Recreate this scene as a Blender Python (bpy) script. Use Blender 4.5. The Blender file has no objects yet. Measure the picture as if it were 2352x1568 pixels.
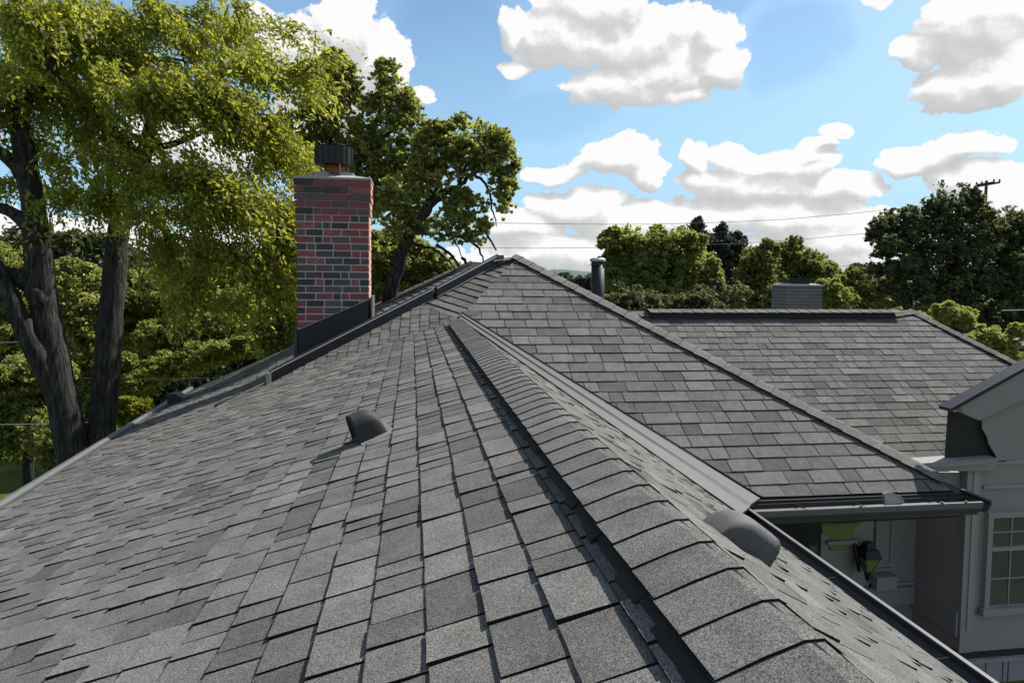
import bpy, bmesh, math, random
import numpy as np
from mathutils import Vector, Matrix
random.seed(11); RNG = np.random.default_rng(11)
SC = bpy.context.scene
COL = SC.collection

# ---------------------------------------------------------------- camera
PSI = math.atan((1176-945)/1568); PITCH = math.radians(3.2); ROLL = math.radians(.63)
SH = (math.tan(PITCH)-152/1568)/1.5
cam = bpy.data.cameras.new('camera'); co = bpy.data.objects.new('camera', cam); COL.objects.link(co)
cam.sensor_width = 36; cam.lens = 24.0; cam.shift_y = SH; cam.clip_start = .05; cam.clip_end = 3000
RM = (Matrix.Rotation(-PSI, 3, 'Z') @ Matrix.Rotation(math.pi/2-PITCH, 3, 'X') @ Matrix.Rotation(ROLL, 3, 'Z'))
co.matrix_world = RM.to_4x4()
SC.camera = co
R = np.array(RM)
def ray(x, y):
    d = R @ np.array([(x-1176)/1568, (784-y)/1568+SH*1.5, -1.]); return d/d[1]
def at(x, y, Y): return ray(x, y)*Y                     # a point seen at (x, y) of a 2352 px wide picture, Y metres deep
def proj(p):
    q = R.T @ np.asarray(p); return 1176+1568*q[0]/-q[2], 784-1568*(q[1]/-q[2]-SH*1.5)
def hit(x, y, p0, n): d = ray(x, y); return d*(np.dot(p0, n)/np.dot(d, n))

# ---------------------------------------------------------------- light and sky
SUN_AZ, SUN_EL = math.radians(29), math.radians(47)      # azimuth measured from +X towards +Y
sd = Vector((math.cos(SUN_EL)*math.cos(SUN_AZ), math.cos(SUN_EL)*math.sin(SUN_AZ), math.sin(SUN_EL)))
sl = bpy.data.lights.new('sun', 'SUN'); sl.energy = 5.0; sl.angle = math.radians(.5); sl.color = (1, .96, .89)
so = bpy.data.objects.new('sun', sl); COL.objects.link(so); so.rotation_euler = sd.to_track_quat('Z', 'Y').to_euler()
SC.view_settings.view_transform = 'Standard'; SC.view_settings.look = 'None'
SC.view_settings.exposure = .6; SC.view_settings.gamma = 1
SC.render.engine = 'CYCLES'
SC.cycles.max_bounces = 6; SC.cycles.transparent_max_bounces = 8
try: SC.cycles.use_denoising = True
except Exception: pass

W = bpy.data.worlds.new('World'); SC.world = W; W.cycles.sampling_method = 'MANUAL'; W.cycles.sample_map_resolution = 256; W.use_nodes = True
nt = W.node_tree; nt.nodes.clear()
class NT:
    def __init__(s, t): s.t = t
    def n(s, ty, **k):
        o = s.t.nodes.new(ty)
        for a, b in k.items(): setattr(o, a, b)
        return o
    def link(s, a, b): s.t.links.new(a, b)
    def put(s, sock, v):
        if isinstance(v, bpy.types.NodeSocket): s.link(v, sock)
        else: sock.default_value = v
    def m(s, op, a, b=None, c=None, clamp=False):
        o = s.n('ShaderNodeMath', operation=op); o.use_clamp = clamp
        s.put(o.inputs[0], a)
        if b is not None: s.put(o.inputs[1], b)
        if c is not None: s.put(o.inputs[2], c)
        return o.outputs[0]
    def mix(s, f, a, b, blend='MIX'):
        o = s.n('ShaderNodeMix', data_type='RGBA', blend_type=blend)
        s.put(o.inputs[0], f); s.put(o.inputs[6], a); s.put(o.inputs[7], b); return o.outputs[2]
    def ramp(s, f, stops):
        o = s.n('ShaderNodeValToRGB'); s.put(o.inputs[0], f); e = o.color_ramp.elements
        while len(e) < len(stops): e.new(.5)
        for i, (p, c) in enumerate(stops): e[i].position = p; e[i].color = c if len(c) == 4 else (*c, 1)
        return o.outputs[0]
    def noise(s, vec, scale, detail=3, rough=.5, dim='3D', out=0):
        o = s.n('ShaderNodeTexNoise', noise_dimensions=dim)
        if vec is not None: s.put(o.inputs['Vector'], vec)
        o.inputs['Scale'].default_value = scale; o.inputs['Detail'].default_value = detail; o.inputs['Roughness'].default_value = rough
        return o.outputs[out]
def ang(x, y):
    d = ray(x, y); return math.atan2(d[0], d[1]), math.atan2(d[2], math.hypot(d[0], d[1]))
# cumulus: x, y, half width, height above, depth below (pixels of the 2352 px picture)
CL = [(600,60,60,45,40),(700,105,85,60,60),(790,60,85,65,70),(870,140,70,70,60),(955,215,55,25,18),(760,190,120,50,70),(700,300,90,50,60),(30,560,60,60,60),(430,330,200,60,80),
      (1185,60,34,45,45),(1300,70,110,60,70),(1360,5,120,60,50),(1480,95,170,65,60),(1638,85,50,48,50),(1655,150,55,35,35),(1540,150,150,50,60),(1430,195,120,45,50),(1560,215,60,20,24),(1200,152,44,12,12),
      (2260,70,150,100,70),(2190,60,90,75,50),(2120,120,80,45,18),(2240,190,150,60,40),(2330,160,80,60,60),
      (2200,335,92,40,28),(2110,375,90,40,18),(2220,400,90,35,40),(2320,440,80,55,60),
      (1420,370,95,42,30),(1280,398,85,22,20),(1480,405,50,40,35),
      (1690,370,60,42,26),(1800,370,110,40,45),(1860,360,70,38,40),(1930,435,100,40,28),(1600,375,30,40,30),(1730,430,170,50,34),(1590,425,22,20,18),
      (1320,480,110,42,36),(1200,520,90,30,30),(1560,520,260,48,40),(1800,500,260,40,48),(1960,560,180,60,50),(1320,570,260,34,50),(1640,600,420,40,50),(2200,520,200,50,60),(2060,590,160,40,50),
      (1925,293,45,18,9),(1880,322,45,15,9),(2000,10,30,24,18),
      (1000,600,300,20,60),(200,560,500,60,90),(2600,300,200,120,80),(-150,250,200,120,80)]
N = NT(nt)
tc = N.n('ShaderNodeTexCoord'); sx = N.n('ShaderNodeSeparateXYZ'); N.link(tc.outputs['Generated'], sx.inputs[0])
th = N.m('ARCTAN2', sx.outputs[0], sx.outputs[1]); ph = N.m('ARCSINE', sx.outputs[2])
cv = N.n('ShaderNodeCombineXYZ'); N.put(cv.inputs[0], th); N.put(cv.inputs[1], N.m('MULTIPLY', ph, 1.25))
def vm_(op, a, b=None, c=None, out=0):
    o = N.n('ShaderNodeVectorMath', operation=op); N.put(o.inputs[0], a)
    if b is not None: N.put(o.inputs[1], b)
    if c is not None: N.put(o.inputs[2], c)
    return o.outputs[out]
warp = vm_('MULTIPLY', vm_('SUBTRACT', N.noise(cv.outputs[0], 9, 2, .55, out=1), (.5, .5, .5)), (.075, .06, 0))
cp = N.n('ShaderNodeCombineXYZ'); N.put(cp.inputs[0], th); N.put(cp.inputs[1], ph)
P0_ = vm_('ADD', cp.outputs[0], warp)
# the rest of the sky, off to the sides and overhead, carries the same kind of cloud
side = N.noise(cv.outputs[0], 2.1, 2, .5)
far = N.m('MAXIMUM', N.m('SUBTRACT', N.m('ABSOLUTE', th), 1.0), N.m('SUBTRACT', ph, .62))
fm = N.m('MULTIPLY', far, 4, clamp=True)
side = N.m('ADD', N.m('MULTIPLY', N.m('SUBTRACT', side, .57), 5), N.m('MULTIPLY', N.m('SUBTRACT', fm, 1), 4))
f1 = N.noise(cv.outputs[0], 34, 6, .6); fine_ = N.m('MULTIPLY', N.m('SUBTRACT', f1, .42), 2.3)
cv2 = vm_('ADD', cv.outputs[0], (.006, .015, 0)); f2 = N.m('MULTIPLY', N.m('SUBTRACT', N.noise(cv2, 34, 5, .6), .42), 2.3)
def field(P):
    best = side
    for (x, y, a, u, l) in CL:
        u *= 1.08; l *= 1.08; a *= 1.05
        t0, p0 = ang(x, y-(u-l)*.5); k = 1/(1568*(1+((x-1176)/1568)**2)); ky = 1/(1568*math.sqrt(1+((x-1176)/1568)**2)); h = (u+l)*.5
        q = vm_('MULTIPLY_ADD', P, (1/(a*k), 1/(h*ky), 0), (-t0/(a*k), -p0/(h*ky), 0))
        best = N.m('MAXIMUM', best, N.m('SUBTRACT', 1, vm_('DOT_PRODUCT', q, q, out=1)))
    return N.m('MINIMUM', best, 1.0)
b0_ = field(P0_)
d0 = N.m('ADD', b0_, fine_); b1_ = field(vm_('ADD', P0_, (.010, .024, 0)))
# the lit side of every billow: how much thinner the cloud is a little further up and sunward
alpha = N.n('ShaderNodeMapRange', interpolation_type='SMOOTHSTEP'); N.put(alpha.inputs[0], d0); alpha.inputs[1].default_value = -.05; alpha.inputs[2].default_value = .18
lit = N.m('ADD', N.m('ADD', .50, N.m('MULTIPLY', N.m('SUBTRACT', b0_, b1_), .65)), N.m('MULTIPLY', N.m('SUBTRACT', fine_, f2), .34), clamp=True)
ccol = N.ramp(lit, [(0, (.60,.605,.61)), (.34, (.68,.685,.69)), (.50, (.80,.805,.81)), (.68, (1.0,1.0,1.0))])
sky = N.n('ShaderNodeTexSky', sky_type='NISHITA'); sky.sun_disc = False; sky.sun_elevation = SUN_EL; sky.sun_rotation = math.pi/2-SUN_AZ
sky.air_density = 1.0; sky.dust_density = .6; sky.ozone_density = 1.6
SKY_S = .066
hz = N.m('MULTIPLY', N.m('ABSOLUTE', ph), 2.6, clamp=True)
skyc = N.mix(1.0, sky.outputs[0], (1.42, 1.58, 1.56, 1), 'MULTIPLY')
dk = None         # thinner, deeper blue stretches between the clouds
for (x, y, a, h) in ((1180, 262, 230, 60), (1060, 120, 170, 150), (1810, 110, 110, 95), (1600, 10, 130, 40)):
    t0, p0 = ang(x, y); q = vm_('MULTIPLY_ADD', P0_, (1568*.95/a, 1568*.95/h, 0), (-t0*1568*.95/a, -p0*1568*.95/h, 0))
    v_ = N.m('SUBTRACT', 1, vm_('DOT_PRODUCT', q, q, out=1)); dk = v_ if dk is None else N.m('MAXIMUM', dk, v_)
dk = N.m('MULTIPLY', N.m('ADD', dk, N.m('MULTIPLY', fine_, .25)), 1.6, clamp=True)
skyc = N.mix(N.m('MULTIPLY', dk, .6), skyc, N.mix(1.0, skyc, (.66, .74, .80, 1), 'MULTIPLY'))
csc = N.mix(1.0, ccol, (10*.98,)*3+(1,), 'MULTIPLY')
hzn = N.mix(N.m('SUBTRACT', 1, hz), skyc, (3.9, 6.5, 9.2, 1))
fin = N.mix(alpha.outputs[0], hzn, csc)
bg = N.n('ShaderNodeBackground'); N.link(fin, bg.inputs[0]); bg.inputs[1].default_value = SKY_S
wo = N.n('ShaderNodeOutputWorld'); N.link(bg.outputs[0], wo.inputs[0])

# ---------------------------------------------------------------- materials
MAT = {}
def newmat(name):
    m = bpy.data.materials.new(name); m.use_nodes = True; t = m.node_tree; t.nodes.clear()
    n = NT(t); out = n.n('ShaderNodeOutputMaterial'); MAT[name] = m; return m, n, out
def principled(n, out, col, rough=.8, metal=0, spec=.3):
    p = n.n('ShaderNodeBsdfPrincipled'); n.put(p.inputs['Base Color'], col if isinstance(col, bpy.types.NodeSocket) else (*col, 1))
    n.put(p.inputs['Roughness'], rough); p.inputs['Metallic'].default_value = metal; p.inputs['Specular IOR Level'].default_value = spec
    n.link(p.outputs[0], out.inputs[0]); return p
def bump(n, p, h, s=.3, d=.01):
    b = n.n('ShaderNodeBump'); n.put(b.inputs['Height'], h); b.inputs['Strength'].default_value = s; b.inputs['Distance'].default_value = d
    n.link(b.outputs[0], p.inputs['Normal'])
def shingle_mat(name, base, spread):
    m, n, out = newmat(name)
    at_ = n.n('ShaderNodeAttribute', attribute_name='tone'); g = n.n('ShaderNodeNewGeometry')
    pos = g.outputs['Position']
    gr = n.n('ShaderNodeTexWhiteNoise', noise_dimensions='3D')
    sc = n.n('ShaderNodeVectorMath', operation='SCALE'); n.link(pos, sc.inputs[0]); sc.inputs[3].default_value = 430
    fl = n.n('ShaderNodeVectorMath', operation='FLOOR'); n.link(sc.outputs[0], fl.inputs[0]); n.link(fl.outputs[0], gr.inputs[0])
    fine = n.noise(pos, 210, 2, .7); blotch = n.noise(pos, 9, 3, .6); big = n.noise(pos, 1.1, 2, .5)
    v = n.m('MAXIMUM', n.m('ADD', n.m('MULTIPLY', at_.outputs['Fac'], spread), base), .012)
    v = n.m('MULTIPLY', v, n.m('ADD', .35, n.m('MULTIPLY', gr.outputs[0], 1.3)))
    v = n.m('MULTIPLY', v, n.m('ADD', .35, n.m('MULTIPLY', fine, 1.3)))
    v = n.m('MULTIPLY', v, n.m('ADD', .58, n.m('MULTIPLY', blotch, .84)))
    v = n.m('MULTIPLY', v, n.m('ADD', .85, n.m('MULTIPLY', big, .3)))
    c = n.n('ShaderNodeCombineXYZ'); n.put(c.inputs[0], v); n.put(c.inputs[1], n.m('MULTIPLY', v, .965)); n.put(c.inputs[2], n.m('MULTIPLY', v, .90))
    p = principled(n, out, c.outputs[0], .93, 0, .15)
    bump(n, p, n.m('ADD', gr.outputs[0], n.m('MULTIPLY', fine, 1.5)), .35, .002)
    return m
shingle_mat('shingle', .073, .078)
def simple(name, col, rough=.6, metal=0, spec=.3, var=.25, sc=8, bsc=None, bs=.2):
    m, n, out = newmat(name); g = n.n('ShaderNodeNewGeometry')
    f = n.noise(g.outputs['Position'], sc, 5, .6)
    k = n.m('ADD', 1-var/2, n.m('MULTIPLY', f, var))
    c = n.mix(1.0, (*col, 1), n.ramp(k, [(0, (0,0,0)), (1, (1,1,1))]), 'MULTIPLY') if False else None
    vm = n.n('ShaderNodeVectorMath', operation='SCALE'); vm.inputs[0].default_value = col; n.put(vm.inputs[3], k)
    p = principled(n, out, vm.outputs[0], n.m('ADD', rough-.1, n.m('MULTIPLY', f, .2)), metal, spec)
    bump(n, p, n.noise(g.outputs['Position'], bsc or sc*6, 4, .6), bs, .004)
    return m
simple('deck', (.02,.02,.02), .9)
simple('vent_metal', (.055,.055,.062), .38, .75, .5, .5, 5)
simple('black_metal', (.018,.018,.02), .5, .3, .4, .6, 6)
simple('valley_metal', (.055,.055,.055), .6, .1, .3, .35, 4)
simple('white_metal', (.115,.115,.115), .5, .1, .4, .4, 12)
simple('gutter_inside', (.05,.05,.055), .55, .3, .5, .8, 9)
simple('gutter_face', (.075,.075,.075), .5, .1, .5, .3, 9)
simple('galvanised', (.30,.29,.28), .5, .5, .5, .6, 14)
simple('rust', (.22,.09,.04), .9, 0, .2, .7, 25)
simple('crown_mortar', (.32,.31,.29), .95, 0, .1, .5, 14)
simple('mortar', (.46,.45,.44), .98, 0, .1, .4, 20)
simple('siding', (.25,.235,.228), .75, 0, .2, .12, 3)
simple('siding_light', (.28,.263,.256), .7, 0, .2, .12, 3)
simple('trim', (.30,.288,.284), .6, 0, .3, .12, 3)
simple('recess', (.27,.25,.243), .8)
simple('soffit_dark', (.03,.03,.03), .9)
simple('porch_yellow', (.19,.20,.055), .7, 0, .2, .2, 3)  # warm light on the porch put into colour; also the lantern glass
simple('glass', (.06,.065,.07), .08, 0, .6, .5, 1.5, 2, .02)
simple('shaded_ground', (.010,.010,.010), .95, 0, .1, .9, 20)  # near black: deep shade put into the ground colour
simple('porch_ground', (.2,.2,.19), .9, 0, .1, .4, 5)
simple('wood_pole', (.10,.085,.07), .9, 0, .1, .5, 8)
simple('cable', (.05,.05,.05), .6)
simple('cable_pale', (.25,.25,.25), .6)
simple('far_brick', (.15,.135,.13), .95, 0, .1, .6, 12)
simple('far_shingle', (.13,.127,.124), .95, 0, .1, .5, 3)
simple('hill', (.10,.14,.125), .98, 0, .05, .6, .02, .1, .2)  # distance haze put into the hill colour
def brick_mat():
    m, n, out = newmat('brick'); at_ = n.n('ShaderNodeAttribute', attribute_name='tone'); g = n.n('ShaderNodeNewGeometry')
    f = n.noise(g.outputs['Position'], 26, 5, .65); f2 = n.noise(g.outputs['Position'], 160, 3, .6)
    t = n.m('ADD', at_.outputs['Fac'], n.m('MULTIPLY', n.m('SUBTRACT', f, .5), .55), clamp=True)
    c = n.ramp(t, [(0, (.050,.046,.046)), (.35, (.065,.056,.056)), (.5, (.11,.085,.085)), (.62, (.17,.062,.062)), (.8, (.22,.060,.068)), (.9, (.30,.13,.11)), (1, (.62,.34,.26))])  # pale end brightened for the chimney's sunlit right face
    k = n.m('ADD', .75, n.m('MULTIPLY', f2, .7)); vm = n.n('ShaderNodeVectorMath', operation='SCALE'); n.link(c, vm.inputs[0]); n.put(vm.inputs[3], k)
    p = principled(n, out, vm.outputs[0], .92, 0, .15); bump(n, p, n.m('ADD', f, f2), .5, .004)
brick_mat()
def bark_mat(name, col):
    m, n, out = newmat(name); g = n.n('ShaderNodeTexCoord')
    mp = n.n('ShaderNodeMapping'); n.link(g.outputs['Object'], mp.inputs[0]); mp.inputs['Scale'].default_value = (1, 1, .13)
    f = n.noise(mp.outputs[0], 22, 6, .65); f2 = n.noise(g.outputs['Object'], 3, 3, .6)
    k = n.m('MULTIPLY', n.m('POWER', n.m('MULTIPLY', f, 1.6), 2.6), n.m('ADD', .5, f2))
    vm = n.n('ShaderNodeVectorMath', operation='SCALE'); vm.inputs[0].default_value = col; n.put(vm.inputs[3], k)
    p = principled(n, out, vm.outputs[0], .95, 0, .1); bump(n, p, f, 1.0, .05)
bark_mat('bark', (.075,.07,.066))
def leaf_mat(name, dark, light, trans, tw=.45, rough=.55):
    m, n, out = newmat(name); at_ = n.n('ShaderNodeAttribute', attribute_name='tone')
    c = n.mix(at_.outputs['Fac'], (*dark, 1), (*light, 1)); c2 = n.mix(at_.outputs['Fac'], tuple(.6*x for x in trans)+(1,), (*trans, 1))
    p = n.n('ShaderNodeBsdfPrincipled'); n.link(c, p.inputs['Base Color']); p.inputs['Roughness'].default_value = rough; p.inputs['Specular IOR Level'].default_value = .35
    t = n.n('ShaderNodeBsdfTranslucent'); n.link(c2, t.inputs[0])
    mx = n.n('ShaderNodeMixShader'); mx.inputs[0].default_value = tw; n.link(p.outputs[0], mx.inputs[1]); n.link(t.outputs[0], mx.inputs[2]); n.link(mx.outputs[0], out.inputs[0])
leaf_mat('leaf_willow', (.06,.07,.010), (.32,.335,.06), (.60,.62,.06), .5)
leaf_mat('leaf_mid', (.055,.066,.015), (.34,.36,.11), (.56,.60,.12), .5)
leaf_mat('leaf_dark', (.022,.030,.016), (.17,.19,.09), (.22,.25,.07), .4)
leaf_mat('leaf_olive', (.05,.058,.018), (.27,.28,.09), (.42,.44,.07), .46)
leaf_mat('leaf_poplar', (.028,.034,.025), (.10,.11,.08), (.09,.105,.06), .3)
leaf_mat('leaf_shrub', (.075,.085,.02), (.36,.38,.13), (.64,.67,.14), .5)
m_, n_, o_ = newmat('grass'); g_ = n_.n('ShaderNodeNewGeometry')
c_ = n_.ramp(n_.noise(g_.outputs['Position'], .35, 6, .7), [(.3, (.04,.055,.014)), (.55, (.09,.11,.024)), (.75, (.12,.125,.035))])
bump(n_, principled(n_, o_, c_, .95, 0, .1), n_.noise(g_.outputs['Position'], 18, 4, .7), .6, .05)

# ---------------------------------------------------------------- object helpers
def tag(o, label=None, cat=None, group=None, kind=None):
    if label: o['label'] = label
    if cat: o['category'] = cat
    if group: o['group'] = group
    if kind: o['kind'] = kind
    return o
def empty(name, loc=(0, 0, 0)):
    o = bpy.data.objects.new(name, None); COL.objects.link(o); o.location = loc; return o
def link(name, me, mat, parent=None):
    if not me.materials: me.materials.append(MAT[mat])
    o = bpy.data.objects.new(name, me); COL.objects.link(o)
    if parent is not None:
        o.parent = parent; o.matrix_parent_inverse = parent_inv(parent)
    return o
def parent_inv(p):          # parts keep their coordinates in the world; only the top-level empty is moved
    return p.matrix_basis.inverted() if p.parent is None else Matrix.Identity(4)
def mesh(name, V, F, mat, parent=None, smooth=False, tone=None):
    me = bpy.data.meshes.new(name); me.from_pydata([tuple(map(float, v)) for v in V], [], F); me.update()
    if smooth: me.polygons.foreach_set('use_smooth', [True]*len(me.polygons))
    if tone is not None:
        a = me.attributes.new('tone', 'FLOAT', 'FACE')
        a.data.foreach_set('value', np.full(len(F), tone, 'f') if np.isscalar(tone) else np.asarray(tone, 'f'))
    return link(name, me, mat, parent)
class MB:
    def __init__(s): s.V = []; s.F = []; s.T = []
    def add(s, V, F, t=.5):
        b = len(s.V); s.V += [tuple(map(float, v)) for v in V]; s.F += [tuple(b+i for i in f) for f in F]; s.T += [t]*len(F)
    def box(s, lo, hi, t=.5, top=None):
        (x0,y0,z0),(x1,y1,z1) = lo, hi
        s.add([(x0,y0,z0),(x1,y0,z0),(x1,y1,z0),(x0,y1,z0),(x0,y0,z1),(x1,y0,z1),(x1,y1,z1),(x0,y1,z1)],
              [(0,3,2,1),(4,5,6,7),(0,1,5,4),(1,2,6,5),(2,3,7,6),(3,0,4,7)], t)
    def prism(s, P, ext, t=.5):              # polygon swept by a vector
        n = len(P); P = [np.asarray(p, float) for p in P]; Q = [p+np.asarray(ext, float) for p in P]
        nn = np.cross(P[1]-P[0], P[2]-P[0]); fl = np.dot(nn, np.asarray(ext, float)) > 0
        a, b = tuple(range(n)), tuple(range(n, 2*n))
        s.add(P+Q, [a[::-1] if fl else a, b if fl else b[::-1]] + [((i, (i+1) % n, n+(i+1) % n, n+i) if fl else (n+i, n+(i+1) % n, (i+1) % n, i)) for i in range(n)], t)
    def sweep(s, prof, A, B, U, Vv, t=.5, closed=True):   # profile [(a,b)] in axes U, V swept from A to B
        A, B, U, Vv = map(lambda q: np.asarray(q, float), (A, B, U, Vv)); n = len(prof)
        V = [A+U*a+Vv*b for a, b in prof]+[B+U*a+Vv*b for a, b in prof]
        F = [(i, (i+1) % n, n+(i+1) % n, n+i) for i in range(n if closed else n-1)]
        if closed: F += [tuple(range(n))[::-1], tuple(range(n, 2*n))]
        s.add(V, F, t)
    def tube(s, pts, rad, seg=8, t=.5, cap=True):
        pts = [np.asarray(p, float) for p in pts]; n = len(pts)
        rad = [rad]*n if np.isscalar(rad) else rad; V = []; F = []
        ref = np.array([0.3, .2, 1.]) if abs((pts[-1]-pts[0])[2]) < .7*np.linalg.norm(pts[-1]-pts[0]) else np.array([1., .2, .1])
        for i, p in enumerate(pts):
            d = pts[min(i+1, n-1)]-pts[max(i-1, 0)]; d = d/(np.linalg.norm(d)+1e-9)
            a = np.cross(d, ref); a /= np.linalg.norm(a)+1e-9; b = np.cross(d, a)
            for k in range(seg):
                q = 2*math.pi*k/seg; V.append(p+rad[i]*(a*math.cos(q)+b*math.sin(q)))
        for i in range(n-1):
            for k in range(seg): F.append((i*seg+k, i*seg+(k+1) % seg, (i+1)*seg+(k+1) % seg, (i+1)*seg+k))
        if cap: F += [tuple(range(seg))[::-1], tuple(range((n-1)*seg, n*seg))]
        s.add(V, F, t)
    def build(s, name, mat, parent=None, smooth=False):
        return mesh(name, s.V, s.F, mat, parent, smooth, s.T)
def unit(v): v = np.asarray(v, float); return v/np.linalg.norm(v)

# ================================================================ THE HOUSE
# roof planes (metres; the camera is the origin, +Y runs along the near ridge, +Z up)
nP = np.array([-.33, 0, 1.]); P0 = np.array([.672, 0, -.658])             # near roof, left slope
sR = .6716; nR = np.array([sR, 0, 1.]); XE, ZE = 3.385, -2.48                # near roof, right slope
nB = np.array([0, -.618, 1.]); B0 = np.array([0, 7.07, ZE])                 # hip roof, face towards the camera
nC = np.array([0, -.60, 1.]); C0 = np.array([0, 8.38, ZE])                  # right wing
E = np.array([.69, 10.03, -.651]); PK = hit(1190, 590, B0, nB)
p1 = hit(622, 880, P0, nP)
def plane(a, b, c): n = np.cross(b-a, c-a); n /= np.linalg.norm(n); return n if n[2] > 0 else -n
nG = plane(E, p1, PK); p2 = hit(1146, 605, E, nG)
o1 = hit(444, 893, P0, nP); o0 = hit(0, 1172, P0, nP)
nS = plane(p1, p2, o1)
house = empty('shingled_house', (1.0, 4.0, -5.2))
tag(house, 'grey asphalt shingled house with hipped and gabled roofs that fill the foreground', 'house')

def clip(poly, planes):
    for (a, b, c) in planes:                      # keep a*u+b*v <= c
        out = []; n = len(poly)
        for i in range(n):
            p, q = poly[i], poly[(i+1) % n]; dp = a*p[0]+b*p[1]-c; dq = a*q[0]+b*q[1]-c
            if dp <= 0: out.append(p)
            if (dp < 0 < dq) or (dq < 0 < dp):
                t = dp/(dp-dq); out.append((p[0]+(q[0]-p[0])*t, p[1]+(q[1]-p[1])*t))
        poly = out
        if len(poly) < 3: return []
    return poly
PIECES = []        # every shingle of the house: (screen size, slope object, V, F, tone)
def shingle_slope(poly, n, e, wr, thick, seed, udir=None, raise_=.005, skew=0, holes=(), wob=.0015, parts=None, gap=.004, tone0=.5, tilt=0):
    rnd = random.Random(seed); n = unit(n); u = unit(np.cross(n, (0, 0, 1)) if abs(n[2]) < .9999 else (1, 0, 0))
    if skew: u = unit(u*math.cos(skew)+np.cross(n, u)*math.sin(skew))
    if udir is not None: u = unit(np.asarray(udir)-n*np.dot(udir, n))
    v = np.cross(n, u)
    if v[2] < 0: v = -v; u = -u
    O = np.asarray(poly[0], float); P2 = [(float(np.dot(p-O, u)), float(np.dot(p-O, v))) for p in map(np.asarray, poly)]
    area = sum(P2[i][0]*P2[(i+1) % len(P2)][1]-P2[(i+1) % len(P2)][0]*P2[i][1] for i in range(len(P2)))
    if area < 0: P2 = P2[::-1]
    PLS = []
    for part in (parts or [poly]):
        Q = [(float(np.dot(p-O, u)), float(np.dot(p-O, v))) for p in map(np.asarray, part)]; pls = []
        if sum(Q[i][0]*Q[(i+1) % len(Q)][1]-Q[(i+1) % len(Q)][0]*Q[i][1] for i in range(len(Q))) < 0: Q = Q[::-1]
        for i in range(len(Q)):
            (x0, y0), (x1, y1) = Q[i], Q[(i+1) % len(Q)]; a, b = (y1-y0), -(x1-x0); l = math.hypot(a, b)
            if l < 1e-6: continue
            a, b = a/l, b/l; pls.append((a, b, a*x0+b*y0))
        PLS.append(pls)
    deck = MB(); deck.prism([O+u*a+v*b-n*.004 for a, b in P2], -n*.05); slope = deck.build('roof_slope', 'deck', house)
    vmin = min(p[1] for p in P2); vmax = max(p[1] for p in P2)
    v0 = vmin-.012; row = 0; prev = []
    while v0 < vmax:
        umin = min(p[0] for p in P2); umax = max(p[0] for p in P2); x = umin-rnd.random()*.2
        wave = rnd.random()*6
        while x < umax:
            w = rnd.choice(wr)*(.85+.3*rnd.random()); g = gap*(.6+.8*rnd.random())
            hi = rnd.random() < .55; tk = thick+(raise_ if hi else 0)+rnd.random()*.002
            tone = min(1, max(0, rnd.gauss(tone0+.10 if hi else tone0-.13, .14)))
            if rnd.random() < .13: tone = max(0, tone-.35)
            low = v0-(rnd.random()*.002 if hi else -rnd.random()*.002)
            if not hi: tk = max(.004, tk)
            top = v0+e+.03
            quad = [(x+g/2, low+rnd.uniform(-wob, wob)), (x+w-g/2, low+rnd.uniform(-wob, wob)), (x+w-g/2, top), (x+g/2, top)]
            # a few extra points keep the lower edge from being ruler straight
            lowpts = [quad[0], (x+w*.35, low+rnd.uniform(-wob, wob)*.6), (x+w*.7, low+rnd.uniform(-wob, wob)*.6), quad[1]]
            for pls in PLS:
                pg = clip(lowpts+[quad[2], quad[3]], pls)
                if len(pg) < 3: continue
                N_ = len(pg); lift = rnd.uniform(0, .002)
                def hgt(b): return tk*max(0, 1-(b-v0)/(e+.03))+.0015+lift*(1 if b < v0+.02 else 0)
                tl = (lambda a: tilt*(1-(a-x)/w)) if u[1] > 0 else (lambda a: tilt*(a-x)/w)
                V = [O+u*a+v*b+n*(hgt(b)+tl(a)*(.4+.6*max(0, 1-(b-v0)/e))) for a, b in pg]+[O+u*a+v*b-n*.006 for a, b in pg]
                tone_l = [tone]+[-.72]*N_; F = [tuple(range(N_))]+[(i, N_+i, N_+(i+1) % N_, (i+1) % N_) for i in range(N_)]
                c = sum(V[:N_])/N_; skip = False
                for (hc, hr) in holes:
                    if np.linalg.norm(c-hc) < hr: skip = True
                size = 0
                if c[1] > .3:
                    pr = [proj(q) for q in V[:N_] if q[1] > .1]
                    if len(pr) >= 3 and any(-20 < a < 2372 and -20 < b < 1588 for a, b in pr):
                        size = abs(sum(pr[i][0]*pr[(i+1) % len(pr)][1]-pr[(i+1) % len(pr)][0]*pr[i][1] for i in range(len(pr))))/2
                if not skip: PIECES.append((size, slope, V, F, tone_l))
            x += w
        v0 += e; row += 1
    return slope

YN = -.4    # the roof is built a little past the camera
eaveL = lambda Y: -3.1-(Y-4)*.07
Pz = lambda X: -.658-.33*(.672-X)
pA = [np.array([.672, YN, Pz(.672)]), E, p1, o1, o0, np.array([-2.9, YN, Pz(-2.9)])]
mid_ = np.array([p1[0], YN, Pz(p1[0])])
slopeP = shingle_slope(pA, nP, .1475, (.10, .13, .16, .20, .26), .0075, 1, raise_=.004, tilt=.0035, parts=[[pA[0], E, p1, mid_], [mid_, p1, o1, o0, pA[5]]], gap=.007, tone0=.54)
nRz = lambda X: -.658-sR*(X-.672)
CORN = np.array([XE, 7.07, ZE])
pR = [np.array([.672, YN, nRz(.672)]), np.array([XE-.04, YN, nRz(XE-.04)]), CORN+np.array([0, -.42, 0]), E+np.array([0, -.10, 0])]
slopeR = shingle_slope(pR, nR, .150, (.12, .18, .24, .3), .009, 2, raise_=.007, gap=.008)
hipE = hit(2150, 1094, B0, nB); hipEnd = np.array([6.50, 7.07, ZE])
offB = np.array([.22, 0, 0])
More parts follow.
